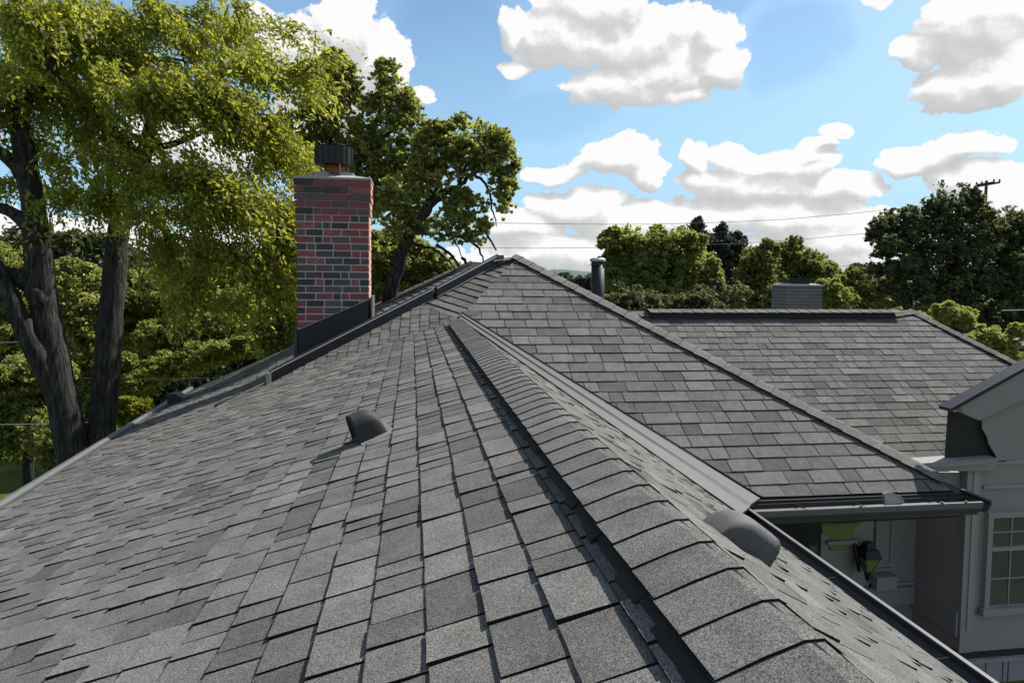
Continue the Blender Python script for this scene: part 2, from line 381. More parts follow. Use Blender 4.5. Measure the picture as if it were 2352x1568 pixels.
pB = [E, PK, hit(2150, 1090, B0, nB), np.array([6.28, 7.07, ZE]), hit(1752, 1142, B0, nB)]
slopeB = shingle_slope(pB, nB, .2045, (.2, .28, .36, .44), .0075, 3, raise_=.005, gap=.010)
qG = hit(968, 699, E, nG)
slopeG1 = shingle_slope([E, qG, p1], nG, .1475, (.09, .13, .17, .21, .26), .0075, 7, udir=(0.02, 1, .53), gap=.009, raise_=.004, tilt=.0035)
slopeG = shingle_slope([E+(offB*.6), PK, p2, qG, E], nG, .165, (.22, .3, .4), .012, 4, udir=hit(1110, 722, E, nG)-hit(1010, 690, E, nG), parts=[[E, PK, p2, qG]])
# hip roof, right face (turned away from the camera) and its back
Bb = np.array([PK[0]+4.6, 16.2, ZE])
deckb = MB(); deckb.prism([PK+np.array([0, .02, -.01]), np.array([6.45, 7.12, ZE-.01]), np.array([6.45, 13, ZE-.01]), PK+np.array([0, 3.2, -.01])], (0, 0, -.05)); deckb.build('roof_slope', 'far_shingle', house)
pS = [p1, p2, hit(1080, 600, p1, nS), hit(860, 700, p1, nS), hit(680, 790, p1, nS), o1]
slopeS = shingle_slope(pS, nS, .15, (.2, .3, .4), .008, 5)
rC0 = hit(1400, 716, C0, nC); rC1 = hit(2092, 714, C0, nC); rC2 = hit(2365, 856, C0, nC)
pC = [rC0, rC1, rC2, hit(2186, 947, C0, nC), hit(2177, 1052, C0, nC), hit(2040, 1056, C0, nC), hit(1300, 800, C0, nC)]
KC = hit(2186, 947, C0, nC); KL = np.array([4.4, KC[1], KC[2]])
slopeC = shingle_slope(pC, nC, .168, (.16, .24, .32, .4), .0065, 6, gap=.010, parts=[[rC0-np.array([1.2, 0, 0]), rC1, rC2, KC, KL], [KL, KC, hit(2177, 1052, C0, nC), hit(2040, 1056, C0, nC), np.array([4.4, 8.38, ZE])]])
# back faces so that the roofs are solid from other positions
bk = MB(); bk.prism([rC0, rC1, rC1+np.array([2.0, 3.2, -1.9]), rC0+np.array([0, 3.2, -1.9])], (0, 0, -.05)); bk.build('roof_slope', 'far_shingle', house)
bk = MB(); bk.prism([rC1+np.array([.02, .02, -.01]), rC2+np.array([.02, .02, -.01]), rC1+np.array([2.0, 3.2, -1.9])], (0, 0, -.05)); bk.build('roof_slope', 'far_shingle', house)

PIECES.sort(key=lambda t: -t[0])
rest = {}
for i, (sz, sl_, V, F, tone) in enumerate(PIECES):
    if i < 296 and sz > 40: mesh('shingle', V, F, 'shingle', sl_, False, tone)
    else: mbr = rest.setdefault(sl_.name, (sl_, MB()))[1]; mbr.add(V, F); mbr.T[-len(F):] = tone
for k, (sl_, mb) in rest.items(): tag(mb.build('shingle_field', 'shingle', sl_), kind='stuff')

# ---- ridge vent along the near ridge, capped with shingles
ve = empty('ridge_vent'); ve.parent = house; ve.matrix_parent_inverse = parent_inv(house)
def cap_profile(w, hgt, sl, sr, drop):  # folded almost flat on either side of the crease
    return [(-w, -w*sl+hgt-drop), (-w*.5, -w*.5*sl+hgt+.003), (-.018, hgt-.004), (.018, hgt-.004), (w*.5, -w*.5*sr+hgt+.003), (w, -w*sr+hgt-drop)]
def cap(parent, A, d, side, L, w, hgt, sl, sr, tone, tk=.007, rnd=random, name='cap_shingle', right=None):
    # A: point on the ridge, d: direction the caps run, side: horizontal perpendicular, each piece lies over the next one
    d = np.asarray(d, float); s_ = np.asarray(side, float); V = []; pr = cap_profile(w, hgt, sl, sr, 0); n = len(pr)
    if right: pr[4] = (right*.5, -right*.5*sr+hgt*.62); pr[5] = (right, -right*sr+.012)
    sk = rnd.uniform(-.006, .006)
    for (t, lift) in ((0, tk), (L+.02, -.001)):
        for (a, b) in pr:
            V.append(A+d*(t+sk*a/w)+s_*(a+rnd.uniform(-.002, .002))+np.array([0, 0, b+lift+.0]))
    for (t, lift) in ((0, 0), (L+.02, -.009)):
        for (a, b) in pr: V.append(A+d*(t+sk*a/w)+s_*a+np.array([0, 0, b+lift-.001]))
    F = [(i, i+1, n+i+1, n+i) for i in range(n-1)]+[(2*n+i, i, i+1, 2*n+i+1)[::-1] for i in range(n-1)]
    F += [(0, n, 3*n, 2*n), (n-1, 2*n-1, 4*n-1, 3*n-1)[::-1]]
    me = mesh(name, V, F, 'shingle', parent, False, [tone]*(n-1)+[-.85]*(len(F)-n+1)); return me
rr = random.Random(5)
core = MB()
core.add([(.672-.165, YN, Pz(.672)-.165*.33-.01), (.672-.165, YN, Pz(.672)-.165*.33+.040), (.672, YN, Pz(.672)+.050), (.672+.15, YN, nRz(.672)-.15*sR+.016), (.672+.165, YN, nRz(.672)-.165*sR-.01)] +
         [(.672-.165, 9.35, Pz(.672)-.165*.33-.01), (.672-.165, 9.35, Pz(.672)-.165*.33+.040), (.672, 9.35, Pz(.672)+.050), (.672+.15, 9.35, nRz(.672)-.15*sR+.016), (.672+.165, 9.35, nRz(.672)-.165*sR-.01)],
         [(0, 1, 6, 5), (1, 2, 7, 6), (2, 3, 8, 7), (3, 4, 9, 8), (0, 1, 2, 3, 4), (5, 6, 7, 8, 9)])
core.build('vent_core', 'black_metal', ve)
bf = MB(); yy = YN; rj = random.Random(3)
while yy < 9.2:         # uneven black strip below the caps, painted as the vent's ragged shadow
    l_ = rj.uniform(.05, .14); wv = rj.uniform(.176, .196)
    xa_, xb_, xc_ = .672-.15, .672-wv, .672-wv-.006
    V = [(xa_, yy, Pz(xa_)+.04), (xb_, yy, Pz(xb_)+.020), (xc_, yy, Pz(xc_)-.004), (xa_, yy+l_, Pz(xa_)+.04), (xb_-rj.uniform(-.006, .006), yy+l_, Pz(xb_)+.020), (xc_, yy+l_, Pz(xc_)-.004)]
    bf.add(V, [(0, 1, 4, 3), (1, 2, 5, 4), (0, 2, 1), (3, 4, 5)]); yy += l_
tag(bf.build('vent_shadow_strip', 'deck', ve), kind='stuff')
y = YN
while y < 9.4:
    cap(ve, np.array([.672, y, Pz(.672)]), (0, 1, 0), (1, 0, 0), .143, .178, .052, .33, sR, min(1, max(0, rr.gauss(.5, .14))), rnd=rr, tk=.005, right=.27)
    y += .143
# ---- hip caps
def hip_caps(A, B, e, w, sl, sr, hgt=.012, rnd=rr, tone=.62, nm='hip_cap', bend=0):
    A, B = np.asarray(A), np.asarray(B); L = np.linalg.norm(B-A); d = (B-A)/L; s_ = unit(np.cross(d, (0, 0, 1))); k = 0
    while k*e < L:
        cap(house, A+d*k*e, d, s_, min(e, L-k*e), w, hgt, sl, sr, min(1, max(0, rnd.gauss(tone, .12))), rnd=rnd, tk=.010, name=nm); k += 1
hipLow = hit(2168, 1100, B0, nB)
hip_caps(hipLow, PK+np.array([-.02, 0, .0]), .24, .15, .42, .42, hgt=.045, tone=.85)
hip_caps(PK+np.array([.05, .1, 0]), p2+np.array([-.12, .0, .06]), .2, .13, .3, .3)
hip_caps(rC2+np.array([.05, -.05, 0]), rC1, .2, .12, .4, .4, tone=.6, hgt=.04)
# ---- ridge vent of the right wing
def ridge_vent_long(A, B, w, h, name='ridge_vent'):
    A, B = np.asarray(A), np.asarray(B); d = unit(B-A); s_ = unit(np.cross(d, (0, 0, 1))); m = MB(); up = np.array([0, 0, 1.])
    m.sweep([(-w, -.12), (-w, h-w*.35), (0, h), (w, h-w*.35), (w, -.12)], A, B, s_, up)
    return m.build(name, 'deck', house), d, s_
vA, vB = hit(1492, 722, C0, nC), hit(2042, 722, C0, nC)
rv, d_, s_ = ridge_vent_long(vA+np.array([0, -.0, .0]), vB, .15, .075)
L = np.linalg.norm(vB-vA); k = 0
while k*.2 < L+.1:
    cap(rv, vA+d_*k*.2-d_*.05+np.array([0, -.0, .02]), d_, s_, .2, .17, .075, .32, .32, min(1, max(0, rr.gauss(.5, .1))), rnd=rr); k += 1
hip_caps(rC0+np.array([-.3, 0, 0]), vA, .2, .13, .4, .4, tone=.5); hip_caps(rC1, vB+np.array([.02, 0, 0]), .2, .13, .4, .4, tone=.5)

# ---- metal hip vent rising to the left of the peak, in two lengths
def metal_vent(a, b, h, w, capend=True):
    a, b = np.asarray(a), np.asarray(b); d = unit(b-a); s_ = unit(np.cross(d, (0, 0, 1))); up = np.array([0, 0, 1.]); m = MB()
    # s_ points to the near side
    m.sweep([(0, -.03), (.006, h), (-w, h*.96), (-w, -.05)], a, b, s_, up)
    o = m.build('metal_hip_vent', 'vent_metal', house)
    l = MB(); l.tube([a+s_*.004+up*(h+.002), b+s_*.004+up*(h+.002)], .0085, 6); l.tube([a+s_*.010-up*.0, b+s_*.010-up*.0], .005, 6); l.build('bright_lip', 'galvanised', o)
    sh = MB(); sh.box((-.001, -.001, -.001), (.001, .001, .001))
    t = MB(); t.sweep([(-w*.15, h+.004), (-w*.45, h+.03), (-w*.9, h+.012), (-w*.9, h+.004)], a, b, s_, up); t.build('vent_top', 'black_metal', o)
    return o, d, s_
def mixp(a, b, t): return np.asarray(a)*(1-t)+np.asarray(b)*t
q1 = hit(1000, 690, E, nG); q0 = mixp(p1, q1, .985)
mv, d_, s_ = metal_vent(p1, hit(995, 686, E, nG), .150, .10)
e_ = MB(); e_.box((-.03, -.03, -.02), (.03, .03, .16)); ec = e_.build('end_cap', 'galvanised', mv); ec.location = Vector(p1-d_*.035-np.array(house.location))*0+Vector((0, 0, 0))
ec.data.transform(Matrix.Translation(Vector(p1-d_*.03)))
mv2, d2_, s2_ = metal_vent(hit(1004, 682, E, nG), p2, .135, .10)
e_ = MB(); e_.box((-.05, -.04, -.0), (.06, .05, .13)); ec = e_.build('end_cap', 'white_metal', mv2); ec.data.transform(Matrix.Translation(Vector(p2+d2_*.03)))
ca_, cb_ = mixp(p1, q1, .42), p2
back = -s_*.20+np.array([0, 0, .085]); hip_caps(ca_+back, cb_+back, .16, .15, .25, .25, tone=.7, nm='hip_cap')
# bare flashing edge running down from the vent to the seam of the two slopes
seam = hit(500, 935, P0, nP); fl = MB(); up = np.array([0, 0, 1.])
s3 = unit(np.cross(seam-p1, (0, 0, 1)))*-1
fl.sweep([(0, -.02), (0, .03), (-.05, .03), (-.05, -.02)], p1-d_*.05, seam, s3, up); fl.build('flashing_edge', 'black_metal', house)
fl = MB(); fl.tube([p1+up*.05-d_*.06, seam+up*.01], .008, 6); fl.build('bright_lip', 'white_metal', house)
# silhouette caps beyond the metal vent
ol = [hit(x, y, p1, nS) for x, y in ((1080, 600), (860, 700), (680, 790))]
hip_caps(ol[1], ol[0], .22, .16, .35, .35, tone=.55)

# ---- valley flashing between the near roof and the hip roof
vd = MB(); vd.prism([E-unit(nB)*.012, hit(1790, 1142, B0, nB)-unit(nB)*.012, CORN+np.array([-.15, 0, -.01])], -unit(nB)*.04); vd.build('roof_slope', 'deck', house)
vf = MB(); up = np.array([0, 0, 1.])
vt = E+np.array([-.0, .0, .0]); vb = hit(1712, 1152, B0, nB)+np.array([0, 0, -.03])
dv = unit(vb-vt); inR = unit(np.cross(unit(nR), dv)); inR = inR if inR[0] < 0 else -inR
inB = unit(np.cross(unit(nB), dv)); inB = inB if inB[1] > 0 else -inB
RA, RB = hit(1060, 722, B0, nB), hit(1746, 1147, B0, nB); LA, LB = E+np.array([0, -.16, .0]), CORN+np.array([.02, -.50, .0])
for (t0, t1) in ((0, .33), (.328, .67), (.668, 1)):
    a, b, c, d = mixp(LA, LB, t0), mixp(RA, RB, t0), mixp(LA, LB, t1), mixp(RA, RB, t1); z_ = up*(.022+.003*t0)
    V = [a+z_, mixp(a, b, .42)+z_*.8, mixp(a, b, .5)+z_*1.7, b+z_, c+z_, mixp(c, d, .42)+z_*.8, mixp(c, d, .5)+z_*1.7, d+z_]
    V += [p-up*.02 for p in V]
    vf.add(V, [(0, 4, 5, 1), (1, 5, 6, 2), (2, 6, 7, 3), (8, 9, 13, 12), (9, 10, 14, 13), (10, 11, 15, 14), (3, 7, 15, 11), (0, 8, 12, 4), (4, 12, 13, 5), (5, 13, 14, 6), (6, 14, 15, 7)])
vf.build('valley_flashing', 'valley_metal', house)
vf = MB(); vf.tube([RA+up*.035, RB+up*.04], .010, 6); vf.build('flashing_hem', 'black_metal', house)
# rounded tail of the flashing at its top
tl = MB(); ctr = hit(1078, 722, B0, nB)+up*.02
ring = [ctr+np.array([.16*math.cos(q), .0, 0])+unit((0, 1, .618))*.07*math.sin(q) for q in np.linspace(0, 2*math.pi, 15)[:-1]]
tl.prism(ring, (0, 0, -.012)); tl.build('flashing_tail', 'valley_metal', house)

# ---- gutters
def gutter(A, B, out, w, dpt, name='gutter', parent=house):
    """open trough from A to B (A, B: points on the roof edge); out: unit vector away from the roof"""
    up = np.array([0, 0, 1.]); m = MB(); out = np.asarray(out, float)
    m.sweep([(.01, .0), (.01, -dpt), (w*.75, -dpt), (w, -dpt*.45), (w, 0), (w-.006, 0), (w-.006, -dpt*.43), (w*.72, -dpt+.006), (.016, -dpt+.006), (.016, 0)], A, B, out, up)
    g = m.build(name, 'gutter_inside', parent)
    l = MB(); l.sweep([(w-.022, -.003), (w-.022, .012), (w+.012, .012), (w+.012, -.02), (w+.003, -.02), (w+.003, -.003)], A, B, out, up); l.build('gutter_lip', 'white_metal', g)
    f = MB(); f.sweep([(w+.002, -.022), (w+.012, -.05), (w*.9, -dpt*.6), (w*.76, -dpt-.008), (w*.5, -dpt-.008), (w*.5, -dpt-.002), (w*.75, -dpt-.002), (w, -dpt*.45)], A, B, out, up); f.build('gutter_face', 'gutter_face', g)
    return g
gA = gutter(np.array([XE-.06, .6, ZE-.02]), np.array([XE-.01, 6.93, ZE-.03]), (1, 0, 0), .26, .13)
for yy in np.arange(1.5, 6.8, 1.22):
    h_ = MB(); h_.tube([(XE+.0, yy, ZE-.035), (XE+.1, yy+.01, ZE-.045), (XE+.16, yy, ZE-.03)], .008, 6); h_.build('gutter_hanger', 'black_metal', gA)
GB0, GB1 = np.array([XE+.25, 7.02, ZE-.04]), np.array([6.42, 7.02, ZE-.04])
gB = gutter(GB0, GB1, (0, -1, 0), .26, .15)
st = MB(); st.sweep([(.09, -.03), (.155, -.028), (.155, -.036), (.09, -.038)], GB0, GB1, (0, -1, 0), up); st.build('gutter_brace', 'white_metal', gB)
for xx in (4.25, 4.95, 5.9):
    h_ = MB(); h_.tube([(xx, 6.99, ZE-.045), (xx+.01, 6.76, ZE-.03)], .008, 6); h_.build('gutter_hanger', 'black_metal', gB)
for xx in (4.9, 5.9, 6.2):
    h_ = MB(); h_.tube([(xx, 6.75, ZE-.03), (xx, 6.75, ZE-.005)], .014, 8); h_.build('gutter_hanger', 'white_metal', gB)
gS = gutter(np.array([6.40, 7.62, ZE-.04]), np.array([6.40, 6.80, ZE-.04]), (1, 0, 0), .17, .12)
# dark fascia under the shingles of the hip roof
fs = MB(); fs.box((XE+.1, 7.03, ZE-.30), (6.40, 7.06, ZE-.012)); fs.build('fascia', 'soffit_dark', house)
fs = MB(); fs.box((XE-.07, .5, ZE-.30), (XE-.03, 6.95, ZE-.02)); fs.build('fascia', 'gutter_face', house)
fs = MB(); fs.box((6.38, 7.07, ZE-.28), (6.42, 8.4, ZE-.03)); fs.build('fascia', 'gutter_face', house)
# loose wedge standing in the gutter
wd = MB(); c = np.array([5.36, 6.86, ZE-.03])
wd.prism([c+np.array(q) for q in ((-.10, 0, -.02), (-.10, .03, .10), (-.05, .03, .13), (.10, .0, .07), (.13, 0, .02), (.05, 0, -.05))], (0, -.04, 0))
tag(wd.build('gutter_scoop', 'galvanised'), 'small grey metal scoop lodged upright in the gutter below the hip roof', 'scoop')

# drip edge / gutter on the far left eave
dr = MB(); a, b = o0+np.array([.18, -1.75, 0.0]), o1
dlt = unit(b-a); outL = unit(np.cross(dlt, (0, 0, 1)))*-1
a = np.array([-2.98, 3.2, Pz(-2.98)]); a = mixp(o1, o0, 1.35)
dr.sweep([(-.10, .025), (-.03, .05), (.0, .03), (.0, -.03), (-.10, -.03)], a, b, outL if outL[0] > 0 else -outL, up); dr.build('drip_edge', 'white_metal', house)
dr = MB(); dr.sweep([(.012, .022), (.05, .022), (.05, .004), (.012, .004)], a, mixp(a, b, .93), outL if outL[0] > 0 else -outL, up); dr.build('drip_edge', 'valley_metal', house)
db = MB(); cc = hit(404, 928, P0, nP)
db.prism([cc+np.array(q) for q in ((-.13, .0, 0), (-.13, 0, .15), (-.02, 0, .17), (.12, 0, .08), (.12, 0, 0))], (0, .25, 0)); db.build('diverter', 'black_metal', house)

# ---- box vents
def hood(base, d_open, size, wid, hgt, mat='black_metal', flange=True):
    """base: point on the roof; d_open: unit vector along the roof the opening looks to"""
    d = np.asarray(d_open, float); s_ = unit(np.cross(d, (0, 0, 1))); nrm = unit(np.cross(s_, d)); nrm = nrm if nrm[2] > 0 else -nrm
    V = []; F = []; K = 10; ring = 9
    for i in range(K+1):
        t = i/K; x = -size*.55+size*1.1*t; top = max(.002, hgt*math.sqrt(max(0, 1-(1-min(1, t/.55))**2)))*(1-.10*max(0, t-.55))
        ww = wid*(.80+.2*t)/2
        for j in range(ring):
            q = math.pi*j/(ring-1); cx = math.cos(q); sy = math.sin(q)
            px = (abs(cx)**.55)*(1 if cx > 0 else -1)*ww; py = (sy**.45)*top if sy > 1e-6 else 0
            V.append(base+d*x+s_*px+nrm*(py+.004))
    for i in range(K):
        for j in range(ring-1): F.append((i*ring+j, i*ring+j+1, (i+1)*ring+j+1, (i+1)*ring+j))
    # hollow mouth
    b0 = K*ring; nv = len(V)
    for j in range(ring):
        p = np.asarray(V[b0+j])-d*.03; c0 = base+d*(size*.55-.03)+nrm*hgt*.45; V.append(p*.93+c0*.07)
    for j in range(ring-1): F.append((b0+j, b0+j+1, nv+j+1, nv+j))
    F.append(tuple(nv+j for j in range(ring)))
    o = mesh('roof_vent', V, F, mat, house, True)
    if flange:
        f = MB(); a, b = size*.75, wid*.78
        f.prism([base+d*(-a*1.0)+s_*(-b)+nrm*.016, base+d*(-a)+s_*b+nrm*.016, base+d*(a*.62)+s_*b+nrm*.016, base+d*(a*.62)+s_*(-b)+nrm*.016], -nrm*.006); f.build('vent_flange', 'galvanised' if mat == 'vent_metal' else 'valley_grey', o)
    return o
simple('valley_grey', (.17,.17,.17), .8, 0, .2, .3, 60)
simple('hood_dark', (.034,.034,.034), .7, 0, .3, 1.0, 60)
simple('vent_shell', (.085,.085,.085), .7, .0, .3, 1.2, 90)
dn = unit((-1, 0, -.33)); vb_ = hit(852, 1006, P0, nP)
hood(vb_+np.array([0, 0, .005]), unit((-1, -.30, -.33)), .17, .17, .17, 'hood_dark')
dnR = unit((1, 0, -sR)); hm = hit(1760, 1308, P0, nR); hood(hm-dnR*.11+np.array([0, .10, .0]), dnR, .21, .21, .125, 'vent_shell', False)
hood(hit(948, 722, P0, nP)+np.array([0, 0, -.01]), dn, .42, .42, .16, 'valley_grey', False)

# ---- flue pipe beyond the hip
fp = empty('flue_pipe'); fp.parent = house; fp.matrix_parent_inverse = parent_inv(house)
Yf = 12.2; c0 = at(1376, 700, Yf); c1 = at(1373, 600, Yf); r_ = 15.5*Yf/1568
m = MB(); m.tube([(c0[0], Yf, c0[2]-.9), (c1[0], Yf, c1[2])], r_, 20); m.build('pipe', 'black_metal', fp, True)
m = MB(); m.tube([(c1[0], Yf, c1[2]-.07), (c1[0], Yf, c1[2]-.055)], r_*1.22, 20); m.tube([(c1[0], Yf, c1[2]-.035), (c1[0], Yf, c1[2]-.025)], r_*1.12, 20); m.build('collar', 'vent_metal', fp)
m = MB(); m.tube([(c1[0], Yf, c1[2]-.005), (c1[0], Yf, c1[2]+.035), (c1[0], Yf, c1[2]+.06)], [r_*1.25, r_*1.22, r_*.9], 20); m.build('rain_cap', 'galvanised', fp)

# ---- brick chimney
ch = empty('brick_chimney'); ch.parent = house; ch.matrix_parent_inverse = parent_inv(house)
YC = hit(848, 762, E, nG)[1]+.16
xl, xr = at(681, 600, YC)[0], at(847, 600, YC)[0]; zt = at(760, 412, YC)[2]; zb = at(700, 840, YC)[2]
rows = 24; bh = 15.75*YC/1568; dep = .62; sy = .062
cm = MB(); cm.box((xl+.006, YC+.006, zb-1.0), (xr-.005, YC+dep-.012, zt-.005)); cm.build('mortar_joint', 'mortar', ch)
rb = random.Random(8)
for r in range(rows):
    z1 = zt-r*bh-.004; z0 = z1-bh+.017; corb = .028 if r < 3 else (.014 if r < 5 else 0); x = xl-corb; X1 = xr+corb
    first = True
    while x < X1-.02:
        w = (.26 if rb.random() < .8 else .125)*(.95+.1*rb.random())
        if first and r % 2: w = .12+.03*rb.random()
        first = False
        if X1-(x+w) < .09: w = X1-x
        w = min(w, X1-x); j = rb.uniform(-.003, .003)
        tone = rb.choice((.62, .75, .82)) if rb.random() < .42 else rb.choice((.05, .25, .40, .46, .5))
        endc = x+w >= X1-.001
        b = MB(); b.box((x+(.0 if x <= xl-corb+.001 else .008), YC-corb+j, z0), (x+w-(0 if endc else .008), YC-corb+(.12 if endc else .09), z1), tone); b.build('brick', 'brick', ch); x += w
    yy = YC+(.12-corb)
    while yy < YC+dep-.03:
        w = min(.25 if r % 2 else .22, YC+dep+corb-yy)
        b = MB(); b.box((xr+corb-.1, yy+.014, z0), (xr+corb+rb.uniform(-.002, .002), yy+w, z1), rb.choice((.95, 1.15, 1.0, .85))); b.build('brick', 'brick', ch); yy += w  # sun-facing bricks: sunlight put into their paler tones
for k_ in range(2):
    pass
m = MB(); o_ = .035
m.add([(xl-o_, YC-o_, zt), (xr+o_, YC-o_, zt), (xr+o_, YC+dep+o_, zt), (xl-o_, YC+dep+o_, zt), (xl-o_, YC-o_, zt+.03), (xr+o_, YC-o_, zt+.03), (xr+o_, YC+dep+o_, zt+.03), (xl-o_, YC+dep+o_, zt+.03),
       (xl+.25, YC+.18, zt+.09), (xr-.25, YC+.18, zt+.09), (xr-.25, YC+dep-.15, zt+.09), (xl+.25, YC+dep-.15, zt+.09)],
      [(0, 3, 2, 1), (0, 1, 5, 4), (1, 2, 6, 5), (2, 3, 7, 6), (3, 0, 4, 7), (4, 5, 9, 8), (5, 6, 10, 9), (6, 7, 11, 10), (7, 4, 8, 11), (8, 9, 10, 11)]); m.build('crown', 'crown_mortar', ch)
cx, cy = at(767, 400, YC+.3)[0], YC+.32
m = MB(); m.box((cx-.26, cy-.13, zt+.06), (cx+.30, cy+.16, zt+.135)); m.build('base_plate', 'galvanised', ch)
m = MB(); m.tube([(cx+.02, cy, zt+.1), (cx+.02, cy, zt+.26)], .155, 16); m.build('flue', 'rust', ch, True)
rcap = 41*(cy)/1568
m = MB(); z_ = at(767, 380, cy)[2]; zz = at(767, 338, cy)[2]
m.tube([(cx, cy, z_), (cx, cy, zz-.02), (cx, cy, zz), (cx, cy, zz-.04)], [rcap*.98, rcap, rcap*.97, rcap*.9], 28); m.build('spark_cap', 'black_metal', ch, False)
for q in np.linspace(0, 2*math.pi, 19)[:-1]:
    s_ = MB(); s_.tube([(cx+rcap*1.0*math.cos(q), cy+rcap*1.0*math.sin(q), z_), (cx+rcap*1.015*math.cos(q), cy+rcap*1.015*math.sin(q), zz-.02)], .006, 5); s_.build('cap_rib', 'black_metal', ch)
for q in (.4, 2.2, 3.6, 5.2):
    s_ = MB(); s_.tube([(cx+.2*math.cos(q), cy+.12*math.sin(q), zt+.09), (cx+rcap*.8*math.cos(q), cy+rcap*.8*math.sin(q), z_+.03)], .012, 6); s_.build('strut', 'galvanised', ch)
# black apron flashing on the near side, its top following the slope
A0, A1 = at(683, 758, YC-.05), at(846, 688, YC-.05); D0, D1 = at(683, 830, YC-.05), at(846, 760, YC-.05)
m = MB(); m.prism([A0, A1, D1, D0], (0, .03, 0)); fl_ = m.build('step_flashing', 'black_metal', ch)
m = MB(); m.tube([A0+np.array([0, -.012, 0]), A1+np.array([0, -.012, 0])], .007, 6); m.build('flashing_hem', 'galvanised', fl_)
m = MB(); m.box((xl-.03, YC-.07, at(680, 840, YC)[2]), (xl+.012, YC+.03, A0[2]+.02)); m.build('corner_flashing', 'vent_metal', ch)
m = MB(); m.box((xr+.03, YC-.03, D1[2]-.1), (xr+.055, YC+dep, at(850, 683, YC)[2]+.02)); m.build('corner_flashing', 'white_metal', ch)

# ---- walls of the porch corner and of the gabled wing at the right
def box(name, lo, hi, mat, parent=house): m = MB(); m.box(lo, hi); return m.build(name, mat, parent)
YD, YB, XD = 7.6, 8.42, 6.97
zb_ = at(2300, 1488, YD)[2]
ztop = at(2300, 1062, YD)[2]
GZ = -5.2
# gable wall of the right wing
rk0, rk1 = at(2186, 947, 8.0), at(2420, 812, 8.0)
wall = MB(); wall.prism([(XD, YD, zb_), (11.5, YD, zb_), (11.5, YD, .2), at(2420, 862, YD), at(2300, 938, YD), at(2300, 1060, YD), (XD, YD, at(2230, 1060, YD)[2])], (0, .12, 0)); wall = wall.build('gable_wall', 'siding', house)
m = MB(); m.prism([at(2205, 931, YD-.12), at(2212, 948, YD-.12), at(2250, 965, YD-.12), at(2440, 873, YD-.12), at(2440, 800, YD-.12)], (0, .10, 0)); m.build('rake_board', 'siding', house)
m = MB(); m.prism([at(2186, 946, YD-.15), at(2440, 803, YD-.15), at(2440, 796, YD-.15), at(2184, 938, YD-.15)], (0, .2, 0)); m.build('rake_edge', 'black_metal', house)
m = MB(); m.prism([at(2181, 945, YD+.05), at(2300, 945, YD+.05), at(2300, 1056, YD+.05), at(2173, 1056, YD+.05)], (0, .03, 0)); m.build('gable_shadow_panel', 'soffit_dark', house)  # black sheet painted for the shaded void beside the gable
m = MB(); m.prism([at(2256, 958, YD-.02), at(2310, 935, YD-.02), at(2310, 1060, YD-.02), at(2290, 1060, YD-.02), at(2288, 1046, YD-.02), at(2272, 1020, YD-.02), at(2268, 1003, YD-.02), at(2257, 985, YD-.02)], (0, .015, 0)); m.build('wall_edge', 'siding', house)
a, b = at(2120, 1054, YD-.1), at(2292, 1054, YD-.1)
m = MB(); m.prism([at(2110, 1064, YD-.1), at(2292, 1052, YD-.1), at(2292, 1080, YD-.1), at(2150, 1082, YD-.1)], (0, .25, 0)); m.build('eave_return', 'siding', house)
m = MB(); m.prism([at(2140, 1068, YD-.12), at(2270, 1058, YD-.12), at(2270, 1064, YD-.12), at(2140, 1074, YD-.12)], (0, .02, 0)); m.build('eave_trim', 'siding_light', house)
m = MB(); m.prism([at(2150, 1085, YD+.1), at(2208, 1085, YD+.1), at(2208, 1170, YD+.1), at(2150, 1170, YD+.1)], (0, .04, 0)); m.build('soffit_panel', 'recess', house)
# corner boards
cb0, cb1 = at(2226, 1062, YD-.03)[0], at(2262, 1062, YD-.03)[0]
box('corner_board', (XD-.01, YD-.03, zb_+.0), (XD+.18, YD-.002, ztop), 'siding_light')
box('corner_board', (XD+.07, YD-.045, zb_+.3), (XD+.12, YD-.032, ztop-.08), 'trim')
# frieze lines on the gable wall
box('wall_trim', (XD+.18, YD-.02, ztop-.02), (11.5, YD-.002, ztop+.03), 'siding_light')
w0, w1 = at(2262, 1170, YD)[0], at(2400, 1170, YD)[0]; wz1, wz0 = at(2300, 1172, YD)[2], at(2300, 1395, YD)[2]
box('wall_trim', (w0-.05, YD-.025, at(2300, 1120, YD)[2]), (11.0, YD-.002, at(2300, 1112, YD)[2]), 'siding_light')
win = box('window', (w0, YD-.03, wz0), (w0+1.25, YD-.004, wz1), 'trim')
fw = .07
box('window_frame', (w0, YD-.07, wz0), (w0+fw, YD-.031, wz1), 'siding_light', win); box('window_frame', (w0+1.25-fw, YD-.07, wz0), (w0+1.25, YD-.031, wz1), 'siding_light', win)
box('window_frame', (w0+fw, YD-.07, wz1-fw), (w0+1.25-fw, YD-.031, wz1), 'siding_light', win); box('sill', (w0-.04, YD-.10, wz0-.05), (w0+1.29, YD-.031, wz0+.04), 'siding_light', win)
g0, g1 = w0+fw+.012, w0+1.25-fw-.012; gz0, gz1 = wz0+.06, wz1-fw; gm = at(2300, 1256, YD)[2]
box('meeting_rail', (g0, YD-.060, gm-.025), (g1, YD-.032, gm+.025), 'siding_light', win)
